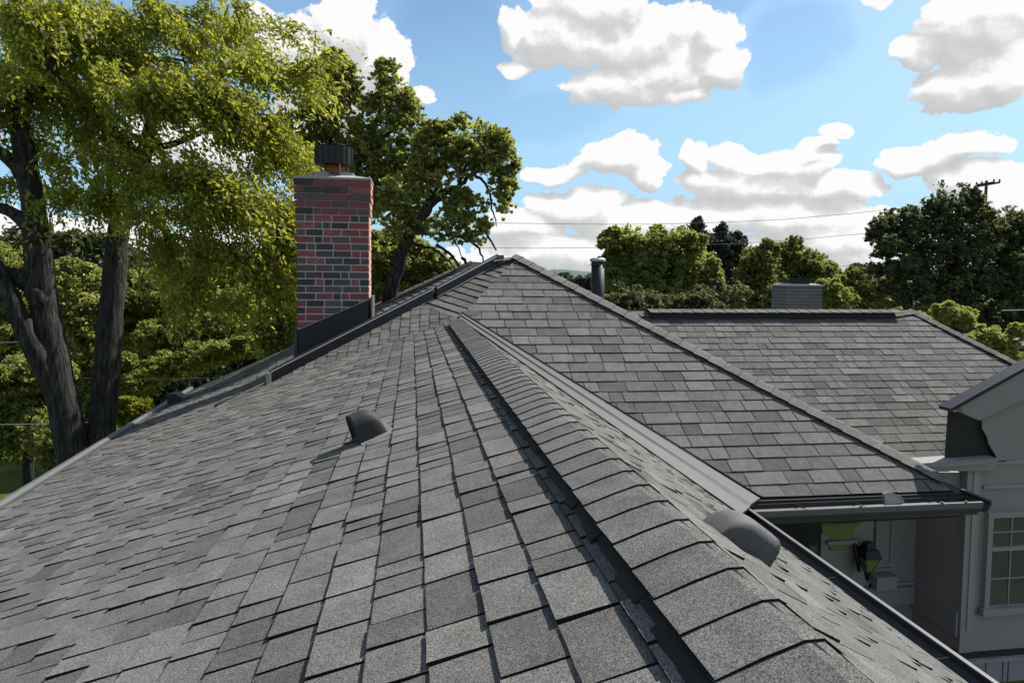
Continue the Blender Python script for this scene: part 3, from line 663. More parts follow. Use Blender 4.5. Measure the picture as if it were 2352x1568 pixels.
for (za, zc, nx, nz) in ((gz0, gm-.03, 4, 2), (gm+.03, gz1, 4, 2)):
    for i in range(nx):
        for j in range(nz):
            xa = g0+(g1-g0)*i/nx; xb = g0+(g1-g0)*(i+1)/nx; z0 = za+(zc-za)*j/nz; z1 = za+(zc-za)*(j+1)/nz
            box('pane', (xa+.008, YD-.045, z0+.008), (xb-.008, YD-.036, z1-.008), 'glass', win)
    mm = MB()
    for i in range(1, nx): xa = g0+(g1-g0)*i/nx; mm.box((xa-.008, YD-.056, za), (xa+.008, YD-.047, zc))
    for j in range(1, nz): z0 = za+(zc-za)*j/nz; mm.box((g0, YD-.0555, z0-.008), (g1, YD-.0475, z0+.008))
    mm.build('muntin', 'siding_light', win)
# lighter wall under the window, water table, shadow bar and lower skirt
box('wall_panel', (XD, YD-.02, zb_), (11.5, YD-.001, at(2300, 1404, YD)[2]), 'siding_light')
box('recess_shadow_bar', (XD-.1, YD-.01, at(2300, 1506, YD)[2]), (11.5, YD+.1, zb_), 'soffit_dark')  # black bar whose colour stands for the recess shadow
box('water_table', (XD-.12, YD-.06, at(2300, 1512, YD)[2]), (11.5, YD+.1, at(2300, 1505, YD)[2]), 'trim')
box('skirt_wall', (XD-.08, YD-.03, GZ), (11.5, YD+.1, at(2300, 1512, YD)[2]), 'siding_light')
for xx in (7.35, 7.6, 7.68): box('skirt_joint', (xx, YD-.036, GZ), (xx+.012, YD-.028, at(2300, 1514, YD)[2]), 'gutter_face')
# side wall (faces the porch), with base trim
sb = at(2205, 1400, YD)[2]
box('side_wall', (XD, YD+.12, GZ), (XD+.12, YB, -2.5), 'recess')
box('side_trim', (XD-.02, YD+.0, sb-.03), (XD, YB, sb+.02), 'siding_light'); box('side_skirt', (XD-.05, YD+.0, sb-.35), (XD-.021, YB, sb-.03), 'siding')
# porch back wall
box('porch_wall', (3.2, YB, GZ), (XD+.1, YB+.12, -2.45), 'recess')
bx = lambda x: at(x, 1300, YB)[0]; bz = lambda y: at(2000, y, YB)[2]
box('door', (bx(1700), YB-.04, GZ+.5), (bx(1880), YB-.004, bz(1180)), 'soffit_dark')
for xa in (1828, 1853): box('door_pane', (bx(xa), YB-.05, bz(1262)), (bx(xa+18), YB-.042, bz(1242)), 'glass')
box('porch_panel', (bx(1880), YB-.03, GZ+.5), (bx(1905), YB-.003, bz(1180)), 'recess')
box('porch_panel', (bx(1905), YB-.03, GZ+.5), (bx(1958), YB-.003, bz(1250)), 'siding')
m = MB(); m.prism([(bx(x), YB-.05, bz(y)) for x, y in ((1878, 1196), (1972, 1196), (1956, 1206), (1948, 1232), (1908, 1232), (1882, 1216))], (0, .018, 0)); m.build('warm_light_patch', 'porch_yellow', house)  # yellow patch: warm light on the wall put in as colour
box('porch_shelf_trim', (bx(1890), YB-.10, bz(1240)), (bx(1958), YB-.032, bz(1232)), 'recess')
box('warm_light_patch', (bx(1900), YB-.05, bz(1256)), (bx(1952), YB-.032, bz(1241)), 'porch_yellow')  # lower strip of the same warm light, as colour
box('porch_panel', (bx(2005), YB-.04, bz(1290)), (bx(2040), YB-.003, bz(1195)), 'siding')
box('panel_edge', (bx(2037), YB-.06, bz(1292)), (bx(2042), YB-.041, bz(1195)), 'siding_light')
box('meter_box', (bx(1998), YB-.16, bz(1345)), (bx(2044), YB-.003, bz(1314)), 'siding_light')
box('panel_edge', (bx(1998), YB-.05, bz(1306)), (bx(2045), YB-.003, bz(1303)), 'siding_light')
box('base_trim', (bx(1998), YB-.05, bz(1344)), (XD-.001, YB-.003, bz(1338)), 'trim')
box('porch_plinth', (bx(1960), YB-.10, bz(1385)), (XD-.06, YB-.003, bz(1345)), 'siding')
# solid body below the roofs
box('house_wall', (-2.6, 3.0, GZ), (XE-.25, 6.5, ZE-.1), 'siding'); box('house_wall', (-2.6, 6.5, GZ), (3.2, 14, -2.6), 'siding'); box('house_wall', (7.3, 8.8, GZ), (11.2, 12.4, -2.7), 'siding')
box('house_wall', (3.2, 8.6, GZ), (6.2, 13, -2.6), 'siding')

# ---- wall lantern (hangs on the porch wall)
LN = empty('wall_lantern', (bx(1966), YB-.12, bz(1265)))
tag(LN, 'dark wall lantern with yellowish glass hanging on the porch corner wall', 'lantern')
lx, lz = bx(1966), lambda y: bz(y)
m = MB(); m.tube([(bx(1952), YB-.01, lz(1235)), (bx(1950), YB-.10, lz(1240)), (bx(1952), YB-.16, lz(1275)), (bx(1956), YB-.16, lz(1298))], [.02, .022, .03, .02], 8); m.build('bracket', 'black_metal', LN)
m = MB(); cc = np.array([lx+.03, YB-.2, 0])
def frus(z0, r0, z1, r1, c=None): 
    c = cc if c is None else c; return [(c[0]+sx_*r0, c[1]+sy_*r0, z0) for sx_, sy_ in ((-1,-1),(1,-1),(1,1),(-1,1))]+[(c[0]+sx_*r1, c[1]+sy_*r1, z1) for sx_, sy_ in ((-1,-1),(1,-1),(1,1),(-1,1))]
FQ = [(3,2,1,0),(4,5,6,7),(0,1,5,4),(1,2,6,5),(2,3,7,6),(3,0,4,7)]
m.add(frus(lz(1262), .125, lz(1244), .09), FQ); m.add(frus(lz(1243), .07, lz(1230), .05), FQ); m.build('cap', 'black_metal', LN)
m = MB(); m.add(frus(lz(1295), .035, lz(1263), .10), FQ); m.build('glass_body', 'porch_yellow', LN)
m = MB()
for sx_, sy_ in ((-1,-1),(1,-1),(1,1),(-1,1)): m.tube([(cc[0]+sx_*.105, cc[1]+sy_*.105, lz(1262)), (cc[0]+sx_*.038, cc[1]+sy_*.038, lz(1296))], .008, 5)
m.build('cage', 'white_metal', LN)
m = MB(); m.tube([(cc[0], cc[1], lz(1295)), (cc[0], cc[1], lz(1305)), (cc[0], cc[1], lz(1316))], [.05, .035, .015], 8); m.build('finial', 'black_metal', LN)

# ================================================================ GROUND
def struct(o, kind='structure'): o['kind'] = kind; return o
S_ = 1500; NG = 60
V = []; F = []
for i in range(NG+1):
    for j in range(NG+1):
        x = (i/NG*2-1); y = (j/NG*2-1); V.append((S_*x*abs(x)**1.5, S_*y*abs(y)**1.5, GZ))
for i in range(NG):
    for j in range(NG): a = i*(NG+1)+j; F.append((a, a+NG+1, a+NG+2, a+1))
struct(mesh('ground', V, F, 'grass'))
m = MB(); m.box((3.2, 5.2, GZ+.004), (XD-.1, YB, GZ+.03)); struct(m.build('porch_ground', 'shaded_ground'))  # ground sheet blackened, the porch recess's deep shade put into its colour

# ================================================================ TREES
def leaves(name, C, D, Nn, L, Wd, tone, mat, parent):
    n = len(C); D = D/np.linalg.norm(D, axis=1, keepdims=True); B = np.cross(D, Nn); B /= np.linalg.norm(B, axis=1, keepdims=True)+1e-9
    L = np.broadcast_to(L, (n,))[:, None]; Wd = np.broadcast_to(Wd, (n,))[:, None]
    V = np.empty((n, 4, 3), 'f'); V[:, 0] = C-D*L*.5; V[:, 1] = C+B*Wd*.5-D*L*.05; V[:, 2] = C+D*L*.5; V[:, 3] = C-B*Wd*.5-D*L*.05
    me = bpy.data.meshes.new(name); me.vertices.add(4*n); me.vertices.foreach_set('co', V.ravel())
    me.loops.add(4*n); me.loops.foreach_set('vertex_index', np.arange(4*n, dtype='i'))
    me.polygons.add(n); me.polygons.foreach_set('loop_start', np.arange(0, 4*n, 4, dtype='i')); me.polygons.foreach_set('loop_total', np.full(n, 4, 'i'))
    me.update(calc_edges=True)
    a = me.attributes.new('tone', 'FLOAT', 'FACE'); a.data.foreach_set('value', np.clip(tone, 0, 1).astype('f'))
    return link(name, me, mat, parent)
def sphere(n): v = RNG.normal(size=(n, 3)); return v/np.linalg.norm(v, axis=1, keepdims=True)
def clump_leaves(blobs, leaf, dens=1.0, clump=.24, droop=0, flat=0, fill=.5, edge=0):
    """blobs: (x, y, rx, ry, Y) in picture pixels and metres deep, each grown into a real ellipsoid of foliage"""
    Cs, Ns, Ts, Ds = [], [], [], []
    sat = []           # small outlying boughs break up every outline
    for (x, y, rx, ry, Y) in blobs:
        for _ in range(4):
            q = RNG.uniform(-.3, math.pi+.3); f = RNG.uniform(.22, .42); sat.append((x+rx*math.cos(q)*1.0, y-ry*math.sin(q)*1.0, rx*f, ry*f*1.15, Y+RNG.normal()*rx*Y/1568*.4))
    for (x, y, rx, ry, Y) in list(blobs)+sat:
        c = at(x, y, Y); k = Y/1568; R3 = np.array([rx*k, .85*(rx+ry)/2*k, ry*k]); vol = (R3[0]*R3[2])/(clump*min(R3))**2
        nc = int(60*dens*max(1, vol*.11)+12); s = sphere(nc); rad = np.where(RNG.random(nc) < fill, RNG.uniform(.15, .75, nc), RNG.uniform(.6, 1.02+edge, nc))
        cc = c+s*R3*rad[:, None]; rc = clump*min(R3)*RNG.uniform(.5, 1.5, nc)
        area = rx*ry; nl = int(dens*area*3.1*(.085/leaf)**2*(Y/14)**2/nc)+8
        for i in range(nc):      # every clump is a leafy spray pointing outwards and up
            ax = unit(s[i]+np.array([0, 0, .55])+RNG.normal(size=3)*.45); t_ = RNG.random(nl)**.8*2.0-.8
            p = cc[i]+ax*(t_*rc[i]*.9)[:, None]+RNG.normal(size=(nl, 3))*np.array([1, 1, .55])*(rc[i]*np.where(RNG.random(nl) < .3, .85, .42)*(1.15-.42*t_))[:, None]
            p[:, 2] -= droop*rc[i]*t_**2
            Cs.append(p); Ns.append(RNG.normal(size=(nl, 3))*.75+np.array([0, 0, .75])+s[i]*.3)
            Ts.append(np.full(nl, .42+RNG.normal()*.20)+RNG.normal(size=nl)*.34)
    C = np.concatenate(Cs); Nn = np.concatenate(Ns); T = np.concatenate(Ts)
    D = np.cross(Nn, sphere(len(C)))+np.array([0, 0, -.25-droop]); Nn = np.cross(D, np.cross(Nn, D))
    L = leaf*RNG.uniform(.7, 1.4, len(C)); return C, D, Nn, L, L*RNG.uniform(.38, .6, len(C)), T
def strands(blobs, n_per, leaf, sweep=(.35, -.1, -1.), ln=(.7, 1.7)):
    Cs, Ds, Ts = [], [], []
    for (x, y, rx, ry, Y, m) in blobs:
        c = at(x, y, Y); k = Y/1568; R3 = np.array([rx*k, .8*(rx+ry)/2*k, ry*k]); n = int(n_per*m*rx*ry/10000)
        # strands come in tresses, each a drooping tongue with gaps between
        K = 30; nt_ = max(4, n//K); s = sphere(nt_); s[:, 2] = np.abs(s[:, 2])*.95-.2; root = c+s*R3*RNG.uniform(.35, 1.05, nt_)[:, None]
        tl = RNG.uniform(ln[0], ln[1], nt_); tt = .44+RNG.normal(size=nt_)*.20; tdir = s*np.array([.8, .8, .35])+RNG.normal(size=(nt_, 3))*.25+np.array([.25, 0, .1])
        for i in range(nt_):
            for j in range(K):
                L = tl[i]*RNG.uniform(.35, 1.1); st = max(7, int(L/.055)); t = np.linspace(0, 1, st)+RNG.normal(size=st)*.01
                d0 = tdir[i]+RNG.normal(size=3)*.22; g = np.array(sweep)+RNG.normal(size=3)*.10
                r0 = root[i]+RNG.normal(size=3)*np.array([.13, .13, .07])*tl[i]
                P = r0+(t[:, None]*d0*.62+(t[:, None]**1.9)*g*.80)*L
                dd = d0*.62+1.9*t[:, None]**.9*g*.80
                P = P+RNG.normal(size=P.shape)*.030
                Cs.append(P); Ds.append(dd/np.linalg.norm(dd, axis=1, keepdims=True)+RNG.normal(size=P.shape)*.6); Ts.append(tt[i]+RNG.normal()*.06+RNG.normal(size=st)*.26)
    C = np.concatenate(Cs); D = np.concatenate(Ds); T = np.concatenate(Ts); Nn = RNG.normal(size=C.shape)+np.array([0, 0, .5])
    L = leaf*RNG.uniform(.7, 1.35, len(C)); return C, D, Nn, L, L*RNG.uniform(.30, .46, len(C)), T
def limb(pts, Y, r, parent, name='limb', mat='bark', seg=10, jit=.0, depth=None):
    """pts: (x, y) pixels at depth Y (or a list of depths); r: radii in pixels"""
    n = len(pts); Ys = [Y]*n if np.isscalar(Y) else Y; P = [at(x, y, d) for (x, y), d in zip(pts, Ys)]; rr_ = [q*d/1568 for q, d in zip(r, Ys)]
    # smooth the run with extra points
    PP, RR = [], []
    for i in range(n-1):
        a, b = P[i], P[i+1]; pa = P[i-1] if i else a-(b-a); pb = P[i+2] if i+2 < n else b+(b-a)
        for t in np.linspace(0, 1, 6)[:-1]:
            q = .5*((2*a)+(-pa+b)*t+(2*pa-5*a+4*b-pb)*t*t+(-pa+3*a-3*b+pb)*t**3); PP.append(q+RNG.normal(size=3)*jit); RR.append((rr_[i]*(1-t)+rr_[i+1]*t)*(1+RNG.normal()*.035))
    PP.append(P[-1]); RR.append(rr_[-1]); m = MB(); m.tube(PP, RR, seg); return m.build(name, mat, parent, True)
def twigs(name, blobs, parent, n, r=.02, mat='bark'):
    for (x, y, rx, ry, Y) in blobs:
        c = at(x, y, Y); k = Y/1568; base = c+np.array([0, 0, -ry*k*.7])
        for i in range(n):
            e = c+sphere(1)[0]*np.array([rx*k, rx*k*.7, ry*k])*RNG.uniform(.7, 1.0); mid = (base*.45+e*.55)+RNG.normal(size=3)*.12*rx*k
            m = MB(); m.tube([base, (base+mid)/2+RNG.normal(size=3)*.04*rx*k, mid, (mid+e)/2+RNG.normal(size=3)*.05*rx*k, e], [r*1.6, r*1.2, r, r*.7, r*.3], 5); m.build(name, mat, parent)
def tree(name, label, cat, base, group=None):
    t = empty(name, tuple(base)); return tag(t, label, cat, group)
def ground_pt(x, Y): p = at(x, 900, Y); return np.array([p[0], Y, GZ])
def trunk_to_ground(x, y, Y, r, parent, mat='bark', lean=0, name='trunk'):
    p = at(x, y, Y); m = MB(); m.tube([(p[0]+lean, Y, GZ-.1), (p[0]+lean*.5, Y, (p[2]+GZ)/2), tuple(p)], [r*1.25, r, r*.7], 10); return m.build(name, mat, parent, True)

# ---- the big willow on the left
YW = 13.5
wt = tree('willow_tree', 'large willow with drooping yellow-green foliage and forked dark trunks at the far left', 'tree', ground_pt(195, YW))
limb([(205,1180),(176,1060),(140,905),(100,690),(82,520),(60,370),(40,250),(10,180)], YW, [42,33,31,27,24,21,14,9], wt, 'trunk', jit=.01, seg=14)
limb([(205,1180),(232,1000),(252,760),(266,600),(276,500),(322,385),(345,290),(352,230)], [YW+.1, YW+.3, YW+.5, YW+.6, YW+.7, YW+.9, YW+1.1, YW+1.2], [34,27,25,22,20,17,12,8], wt, 'trunk', jit=.01, seg=14)
limb([(150,930),(85,810),(30,700),(-20,600)], [YW, YW-.2, YW-.3, YW-.4], [24,20,19,17], wt, 'trunk', jit=.01, seg=12)
limb([(104,700),(62,650),(20,628),(-40,616)], YW-.1, [22,18,15,12], wt, 'trunk', jit=.01)
limb([(88,560),(50,505),(20,485),(-30,470)], YW-.1, [17,14,12,10], wt, jit=.01)
limb([(66,430),(40,385),(0,350),(-50,330)], YW, [17,15,13,10], wt)
limb([(345,290),(365,330),(380,390)], YW+1, [9,8,5], wt); limb([(345,290),(420,230),(430,160),(400,80)], YW+1, [7,6,5,3], wt); limb([(40,250),(120,160),(90,60),(60,-30)], YW, [14,11,9,7], wt)
limb([(120,160),(180,225),(230,265),(290,280)], YW+.3, [7,6,4,2], wt)
limb([(520,310),(470,290),(440,300)], YW+.3, [5,4,2], wt); limb([(560,130),(480,180),(450,150),(380,130)], YW+.5, [3,4,3,2], wt); limb([(300,350),(400,330),(500,290),(560,290),(600,260)], YW+.6, [9,7,5,4,2], wt); limb([(500,290),(520,240),(515,200)], YW+.5, [4,3,2], wt)
limb([(560,290),(590,340),(620,380)], YW+.5, [3,3,1], wt)
wb = [(60,60,150,100,YW,1.0),(220,60,130,100,YW+.5,1.0),(370,80,120,100,YW+1,1.0),(480,40,90,70,YW+1.5,.7),(590,60,55,75,YW,.7),(560,180,95,75,YW,.9),(660,190,52,75,YW,.6),
      (110,250,130,85,YW+.6,.9),(270,220,120,90,YW-.3,1.1),(420,240,120,100,YW-.6,1.1),(560,320,110,90,YW-.5,1.1),(640,380,55,80,YW,.9),
      (20,190,80,60,YW-.6,.8),(180,370,90,60,YW-.4,.8),(290,440,100,70,YW-.8,.9),(430,420,100,80,YW-1,1.1),(540,480,95,85,YW-1,1.1),(630,520,55,100,YW-.8,1.0),
      (110,150,120,70,YW+1,.9),(330,160,120,70,YW+.5,.9),(250,330,100,60,YW+.8,.8),(350,520,80,50,YW-.5,.6),(400,560,80,60,YW-.8,.8),(500,610,80,60,YW-1,.8),(600,660,60,80,YW-.9,1.0),(575,590,80,60,YW-.9,.9),(650,610,45,80,YW-.8,.8),(470,690,80,50,YW-1,.6),(140,470,70,50,YW-.5,.55),(20,430,60,60,YW+.8,.5),(360,620,60,40,YW-.6,.4),(-60,300,80,120,YW,.6)]
leaves('crown', *strands(wb, 470, .105, sweep=(.34, -.05, -.92), ln=(.6, 1.35)), 'leaf_willow', wt)
# ---- trees behind it
def broad(label, blobs, mat, leaf, Y, xb, dens=1., clump=.24, group='trees behind the house', tw=3, r=.16, fill=.5, name='broadleaf_tree', bark='bark', top=None, edge=0):
    t = tree(name, label, 'tree', ground_pt(xb, Y), group)
    b = max(blobs, key=lambda q: q[2]*q[3]); trunk_to_ground(xb, (top or b[1]), Y, r, t, bark)
    twigs('limb', blobs, t, tw, r*.16, bark)
    leaves('crown', *clump_leaves(blobs, leaf*.85, dens*.55, clump*.68, fill=fill, edge=edge+.14), mat, t); return t
broad('pale green tree glimpsed between the two willow trunks', [(205,720,55,80,20),(190,830,60,70,20),(215,900,60,60,20),(170,650,50,40,20)], 'leaf_shrub', .10, 20, 205, dens=1.1)
broad('mid green tree hanging low before the dark wood left of the brick chimney', [(370,690,90,60,21),(480,720,90,60,21),(330,760,80,50,21),(430,790,90,60,20),(540,760,60,60,20)], 'leaf_mid', .10, 21, 420, dens=.8, fill=.3)
broad('round light green shrubby tree touching the left edge of the brick chimney', [(650,740,48,62,15),(625,770,40,50,15),(668,800,40,40,15)], 'leaf_shrub', .075, 15, 650, dens=1.7, r=.08)
broad('small leafy tree at the left edge below the slanting trunk', [(40,900,70,50,16),(90,860,60,40,16),(30,1010,60,45,16),(110,1000,50,50,15.5),(60,960,70,30,16),(130,1060,30,30,15.5)], 'leaf_mid', .10, 16, 60, dens=.75, fill=.2, r=.1)
broad('pale tree at the left edge behind the slanting trunk', [(30,640,50,60,24),(60,760,60,60,24),(-20,720,60,80,24)], 'leaf_shrub', .12, 24, 20, dens=.8)
broad('low bright bush beside the foot of the right willow trunk', [(305,935,40,18,17),(290,955,30,20,17)], 'leaf_willow', .07, 17, 300, dens=2.2, r=.05, name='bush')
broad('sunlit leafy tree in front of the dark hedge left of the chimney', [(390,845,50,30,18),(470,815,50,26,18),(300,870,60,40,19),(560,800,60,20,18)], 'leaf_mid', .085, 18, 400, dens=1.1, r=.08)
# the wood far behind: one mass
wood = MB()
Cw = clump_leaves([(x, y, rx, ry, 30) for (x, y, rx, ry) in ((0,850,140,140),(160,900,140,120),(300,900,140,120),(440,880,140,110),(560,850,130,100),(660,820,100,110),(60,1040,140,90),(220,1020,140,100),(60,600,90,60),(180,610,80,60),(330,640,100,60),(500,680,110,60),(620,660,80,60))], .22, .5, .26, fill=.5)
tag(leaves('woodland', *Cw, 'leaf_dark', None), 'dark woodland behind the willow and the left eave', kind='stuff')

# ---- spired tree behind the chimney
bl = [(745,190,55,40,17),(765,250,60,50,17),(700,300,55,50,17),(780,330,80,50,17),(890,190,30,40,17),(900,260,50,50,17),(930,330,50,60,17),(860,380,80,60,17),(740,400,70,50,17),(880,460,60,60,17),(765,145,22,26,17),(935,230,20,20,17),(800,180,25,25,17),(960,400,40,50,17)]
t = tree('broadleaf_tree', 'mid green tree with ragged spires rising directly behind the brick chimney', 'tree', ground_pt(830, 17), 'trees behind the house')
trunk_to_ground(830, 560, 17, .2, t)
limb([(820,620),(800,450),(830,350),(860,290),(880,230)], 17, [14,11,9,6,2], t); limb([(800,450),(760,330),(750,250),(760,180)], 17, [9,6,5,2], t); limb([(690,330),(720,300),(745,320),(762,370)], 16.5, [2,3,3,3], t); limb([(830,350),(900,300),(930,260)], 17, [6,4,2], t)
twigs('twig', bl, t, 3, .018); leaves('crown', *clump_leaves(bl, .09, .25, .17, fill=.35, edge=.30), 'leaf_shrub', t)
# ---- leaning tree to the right of the chimney
bl = [(1060,320,60,45,14),(1010,360,50,50,14),(1110,350,55,50,14),(1150,400,38,50,14),(980,420,40,50,14),(1160,450,24,45,14),(1010,320,40,30,14),(930,450,40,45,14),(1080,470,45,30,14),(1020,520,50,35,14),(1080,530,40,30,14),(920,520,40,40,14),(1150,340,25,25,14),(1055,385,40,30,14)]
t = tree('broadleaf_tree', 'open crowned tree with a thick dark leaning limb right of the brick chimney', 'tree', ground_pt(900, 14), 'trees behind the house')
trunk_to_ground(892, 712, 14, .15, t)
limb([(890,700),(930,560),(965,500),(1000,455),(1050,430),(1090,400)], 14, [16,14,13,11,6,4], t, jit=.02)
for q in ([(1000,455),(1010,400),(1025,350),(1040,310)], [(1090,400),(1130,385),(1165,400),(1180,440)], [(1050,430),(1080,360),(1100,320)], [(965,500),(1000,510),(1040,540),(1060,590)], [(1090,400),(1120,430),(1130,480),(1140,520)], [(930,560),(990,570),(1030,600),(1050,625)], [(1000,455),(980,420),(985,380)], [(1060,590),(1075,610),(1085,640)], [(1000,560),(1040,590),(1070,640)], [(1100,500),(1120,540),(1140,575)], [(1040,540),(1090,560),(1110,600)]):
    limb(q, 14, [4,3,2,1.1][:len(q)], t, 'limb', seg=6, jit=.012)
twigs('twig', bl, t, 7, .010); leaves('crown', *clump_leaves(bl, .085, .19, .17, fill=.3, edge=.26), 'leaf_shrub', t)
broad('yellow-green bushy tree filling the gap between brick chimney and metal hip vent', [(900,600,70,55,15.5),(960,630,60,50,15.5),(1010,620,40,40,15.5),(880,680,50,50,15.5),(940,680,60,40,15.5),(1020,660,40,30,15.5),(885,560,40,30,15.5)], 'leaf_shrub', .075, 15.5, 920, dens=1.3, r=.1)

# ---- trees beyond the hip roof
G2 = 'trees beyond the right wing'
broad('rounded sunlit tree directly right of the flue pipe', [(1440,560,50,35,26),(1530,570,60,42,26),(1590,625,52,50,26),(1480,610,60,45,26),(1540,665,70,45,26),(1420,640,45,40,26),(1440,690,60,30,26),(1620,670,40,40,26),(1400,600,25,18,26),(1480,665,60,50,26),(1590,560,30,20,26)], 'leaf_mid', .15, 26, 1520, 1.25, .24, G2, fill=.3)
for i, (x, top, w, lab) in enumerate(((1598,515,34,'tallest dark columnar tree, left of its group'), (1652,530,26,'middle dark columnar tree behind the round tree'), (1690,545,24,'right dark columnar tree of the three'))):
    broad(lab, [(x, top+40, w, 40, 36), (x, top+90, w+6, 50, 36), (x, top+150, w+8, 50, 36)], 'leaf_poplar', .2, 36, x, 1.3, .34, 'columnar trees beyond the round tree', r=.2, name='columnar_tree', fill=.4)
broad('olive green tree left of the distant chimney', [(1750,600,40,36,30),(1745,650,50,50,30),(1720,690,50,30,30)], 'leaf_olive', .16, 30, 1750, 1.2, .27, G2)
broad('olive green tree with a domed top right behind the distant chimney', [(1825,600,46,40,31),(1875,620,38,36,31),(1840,655,70,50,31),(1890,660,40,40,31),(1800,630,30,40,31)], 'leaf_olive', .16, 31, 1840, 1.2, .26, G2)
broad('small yellow-green bushy tree right of the distant chimney', [(1925,690,38,30,27),(1905,670,28,24,27)], 'leaf_shrub', .13, 27, 1920, 1.3, .3, G2)
broad('low olive tree between the distant chimney and the big dark tree', [(1980,655,55,30,28),(2010,690,55,35,28),(1960,690,40,30,28)], 'leaf_olive', .14, 28, 1990, 1.2, .28, G2)
broad('thin grey-green tree poking up left of the big dark tree', [(1985,620,28,14,45),(2010,625,20,12,45)], 'leaf_poplar', .2, 45, 1990, .9, .4, G2, fill=.2)
broad('dark tree standing just beyond the right wing ridge under the round tree', [(1440,695,60,35,20),(1560,705,80,25,22),(1660,690,60,40,24),(1800,700,50,30,26)], 'leaf_dark', .13, 22, 1560, 1.1, .3, G2, name='broadleaf_tree')
# ---- big dark tree at the right
YR = 17
bl = [(2180,470,40,40,YR),(2225,485,34,40,YR),(2140,510,50,45,YR),(2080,530,50,40,YR),(2040,545,38,35,YR),(2200,540,80,60,YR),(2290,540,60,55,YR),(2110,580,80,50,YR),(2060,610,50,40,YR),(2330,560,50,40,YR+1),(2180,620,90,60,YR),(2280,620,80,60,YR),(2130,670,80,50,YR),(2230,690,90,55,YR),(2320,680,70,60,YR),(2080,680,60,45,YR),(2345,525,30,24,YR),(2350,600,60,50,YR),(2330,740,70,40,YR),(2250,750,70,35,YR),(2400,640,60,90,YR)]
t = tree('broadleaf_tree', 'big dark green tree with a spiky outline in front of the utility pole', 'tree', ground_pt(2210, YR), G2)
trunk_to_ground(2210, 640, YR, .3, t); twigs('limb', bl, t, 4, .025); leaves('crown', *clump_leaves(bl, .105, .21, .15, fill=.4, edge=.5), 'leaf_dark', t)
broad('light yellow-green shrub low in front of the big dark tree', [(2180,722,38,24,14.5),(2215,735,28,22,14.5),(2160,715,18,14,14.5)], 'leaf_shrub', .07, 14.5, 2190, 1.7, .3, 'shrubs at the right', r=.05, name='shrub')
broad('yellow-green shrub beside the neighbouring roof at the right edge', [(2265,775,36,24,13.5),(2300,795,34,26,13.5),(2335,760,20,14,13.5),(2320,815,20,16,13.5)], 'leaf_shrub', .07, 13.5, 2290, 1.8, .3, 'shrubs at the right', r=.05, name='shrub')

# ================================================================ FAR THINGS
# hills on the horizon
V = []; F = []; n = 160
for i in range(n+1):
    th_ = -1.2+2.5*i/n; r0 = 600; hgt = 4+2*math.sin(i*.31)+1.2*math.sin(i*.83+1)+.8*RNG.random()
    for (rr_, hh) in ((r0, GZ-2), (r0+40, hgt*.55+RNG.random()), (r0+110, hgt+1.5*RNG.random()), (r0+260, GZ-2)): V.append((rr_*math.sin(th_), rr_*math.cos(th_), hh))
for i in range(n):
    for j in range(3): a = i*4+j; F.append((a, a+4, a+5, a+1))
hl = mesh('hills', V, F, 'hill', None, True); struct(hl)
Cf = clump_leaves([(x, 648+6*math.sin(x*.02)+4*math.sin(x*.11), 32, 13+4*math.sin(x*.3), 110) for x in range(1180, 2400, 26)], .7, .9, .45, fill=.5)
tag(leaves('distant_woodland', *Cf, 'leaf_poplar', None), 'hazy line of distant trees along the horizon', kind='stuff')
# distant chimney
YN_ = 18; fc = tree('far_chimney', 'squat grey brick chimney with a dark flat cap beyond the right wing ridge', 'chimney', (at(1846, 700, YN_)[0], YN_, GZ))
xa, xb = at(1806, 680, YN_)[0], at(1889, 680, YN_)[0]; zt2, zb2 = at(1846, 658, YN_)[2], at(1846, 740, YN_)[2]
m = MB(); m.box((xa+.01, YN_+.01, GZ), (xb-.01, YN_+.8, zt2)); m.build('mortar_joint', 'mortar', fc)
bh2 = .095; zz = zt2-.005; r = 0
while zz > zb2-.1:
    x = xa; 
    fw_ = .10 if r % 2 else .2
    b = MB(); b.box((x, YN_, zz-bh2+.012), (x+fw_, YN_+.8, zz)); b.build('brick', 'far_brick', fc); x += fw_+.012
    while x < xb-.03:
        w = min(.215, xb-x); b = MB(); b.box((x, YN_+RNG.uniform(-.004, .004), zz-bh2+.012), (x+w-.012, YN_+.1, zz)); b.build('brick', 'far_brick', fc); x += w
    zz -= bh2; r += 1
m = MB(); m.box((xa-.03, YN_-.03, zt2), (xb+.03, YN_+.85, zt2+.05)); m.add([(xa, YN_, zt2+.05), (xb, YN_, zt2+.05), (xb, YN_+.8, zt2+.05), (xa, YN_+.8, zt2+.05), (xa+.25, YN_+.25, zt2+.1), (xb-.25, YN_+.25, zt2+.1), (xb-.25, YN_+.6, zt2+.1), (xa+.25, YN_+.6, zt2+.1)], [(0,1,5,4),(1,2,6,5),(2,3,7,6),(3,0,4,7),(4,5,6,7)]); m.build('crown', 'crown_mortar', fc)
m = MB(); ca, cb = at(1824, 650, YN_)[0], at(1868, 650, YN_)[0]; m.box((ca, YN_+.15, zt2+.06), (cb, YN_+.6, at(1846, 642, YN_)[2])); m.box((ca-.04, YN_+.1, at(1846, 641, YN_)[2]), (cb+.04, YN_+.65, at(1846, 638, YN_)[2])); m.build('cap', 'black_metal', fc)
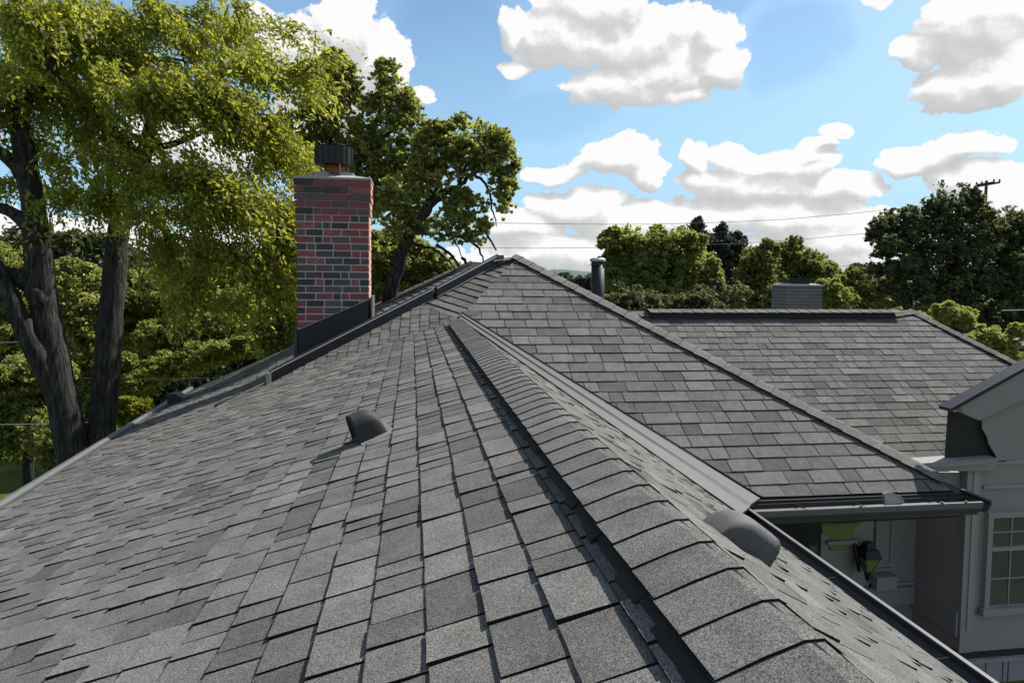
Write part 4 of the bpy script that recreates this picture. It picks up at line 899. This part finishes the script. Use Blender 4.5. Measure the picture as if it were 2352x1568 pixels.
# neighbouring house, its roof corner shows at the right edge
nb = tree('neighbouring_house', 'neighbouring house whose pale grey roof corner shows at the right edge', 'house', (at(2420, 800, 15.5)[0], 17, GZ))
a, b, c, d = at(2310, 790, 15), at(2420, 768, 14.5), at(2520, 740, 19), at(2340, 770, 19)
m = MB(); m.prism([at(2316, 792, 15), at(2480, 797, 14.4), at(2480, 735, 18), at(2375, 757, 18)], (0, 0, -.08)); m.build('roof', 'far_shingle', nb)
e1, e2 = at(2326, 796, 15.1), at(2480, 800, 14.6)
m = MB(); m.prism([e1, e2, e2+np.array([0, 0, -.22]), e1+np.array([0, 0, -.22])], (0, .1, 0)); m.build('fascia', 'leaf_poplar', nb)
m = MB(); m.box((e1[0]+.3, 15.4, GZ), (e1[0]+4, 18.5, e1[2]-.1)); m.build('wall', 'siding', nb)
# utility pole
YP = 30; up_ = tree('utility_pole', 'wooden utility pole with crossarms rising above the big dark tree', 'pole', (at(2266, 500, YP)[0], YP, GZ))
px = at(2266, 415, YP); k = YP/1568
m = MB(); m.tube([(px[0]-.1, YP, GZ), (px[0], YP, px[2])], [.16, 3.2*k], 10); m.build('pole', 'wood_pole', up_)
for (xa, ya, xb_, yb) in ((2244, 425, 2283, 419), (2240, 429, 2296, 419)):
    A_, B_ = at(xa, ya, YP-.15), at(xb_, yb, YP-.15); m = MB(); m.sweep([(-.04, -.05), (.04, -.05), (.04, .05), (-.04, .05)], A_, B_, (0, 1, 0), (0, 0, 1)); m.build('crossarm', 'wood_pole', up_)
for xi, yi in ((2243,424),(2283,417),(2296,417),(2255,422)):
    q = at(xi, yi, YP-.15); m = MB(); m.tube([q, q+np.array([0, 0, .12])], [.05, .03], 6); m.build('insulator', 'cable', up_)
# cables
def cable(pts, Y0, Y1, r, label, mat='cable'):
    n = len(pts); P = []
    for i, (x, y) in enumerate(pts): P.append(at(x, y, Y0+(Y1-Y0)*i/(n-1)))
    m = MB(); m.tube(P, r, 5); tag(m.build('overhead_cable', mat), label, 'cable', 'overhead cables')
cable([(1090,512),(1200,513),(1350,515),(1500,515),(1650,511),(1800,504),(1950,491),(2080,477),(2160,465)], 34, 30, .012, 'uppermost thin cable crossing the sky towards the utility pole')
cable([(1090,569),(1250,570),(1400,568),(1560,565),(1700,559),(1850,549),(2010,534),(2100,522)], 34, 30, .012, 'second thin cable crossing the sky just above the hip roof peak')
cable([(1840,620),(1930,612),(2040,600)], 40, 38, .013, 'short faint cable over the distant trees right of the distant chimney')
cable([(-40,788),(60,785),(170,782)], 14.8, 14.8, .007, 'cable at the left edge beside the slanting willow trunk', 'cable_pale')
cable([(-40,975),(60,974),(160,971),(240,969)], 14.9, 14.9, .009, 'pale cable running low behind the leafy tree at the left edge', 'cable_pale')
cable([(150,868),(300,870),(420,870),(480,868)], 16.2, 16.2, .012, 'dark cable passing behind both willow trunks')
cable([(2300,713),(2340,712),(2400,711)], 15, 15, .01, 'pale cable in front of the dark tree at the right edge', 'cable_pale')
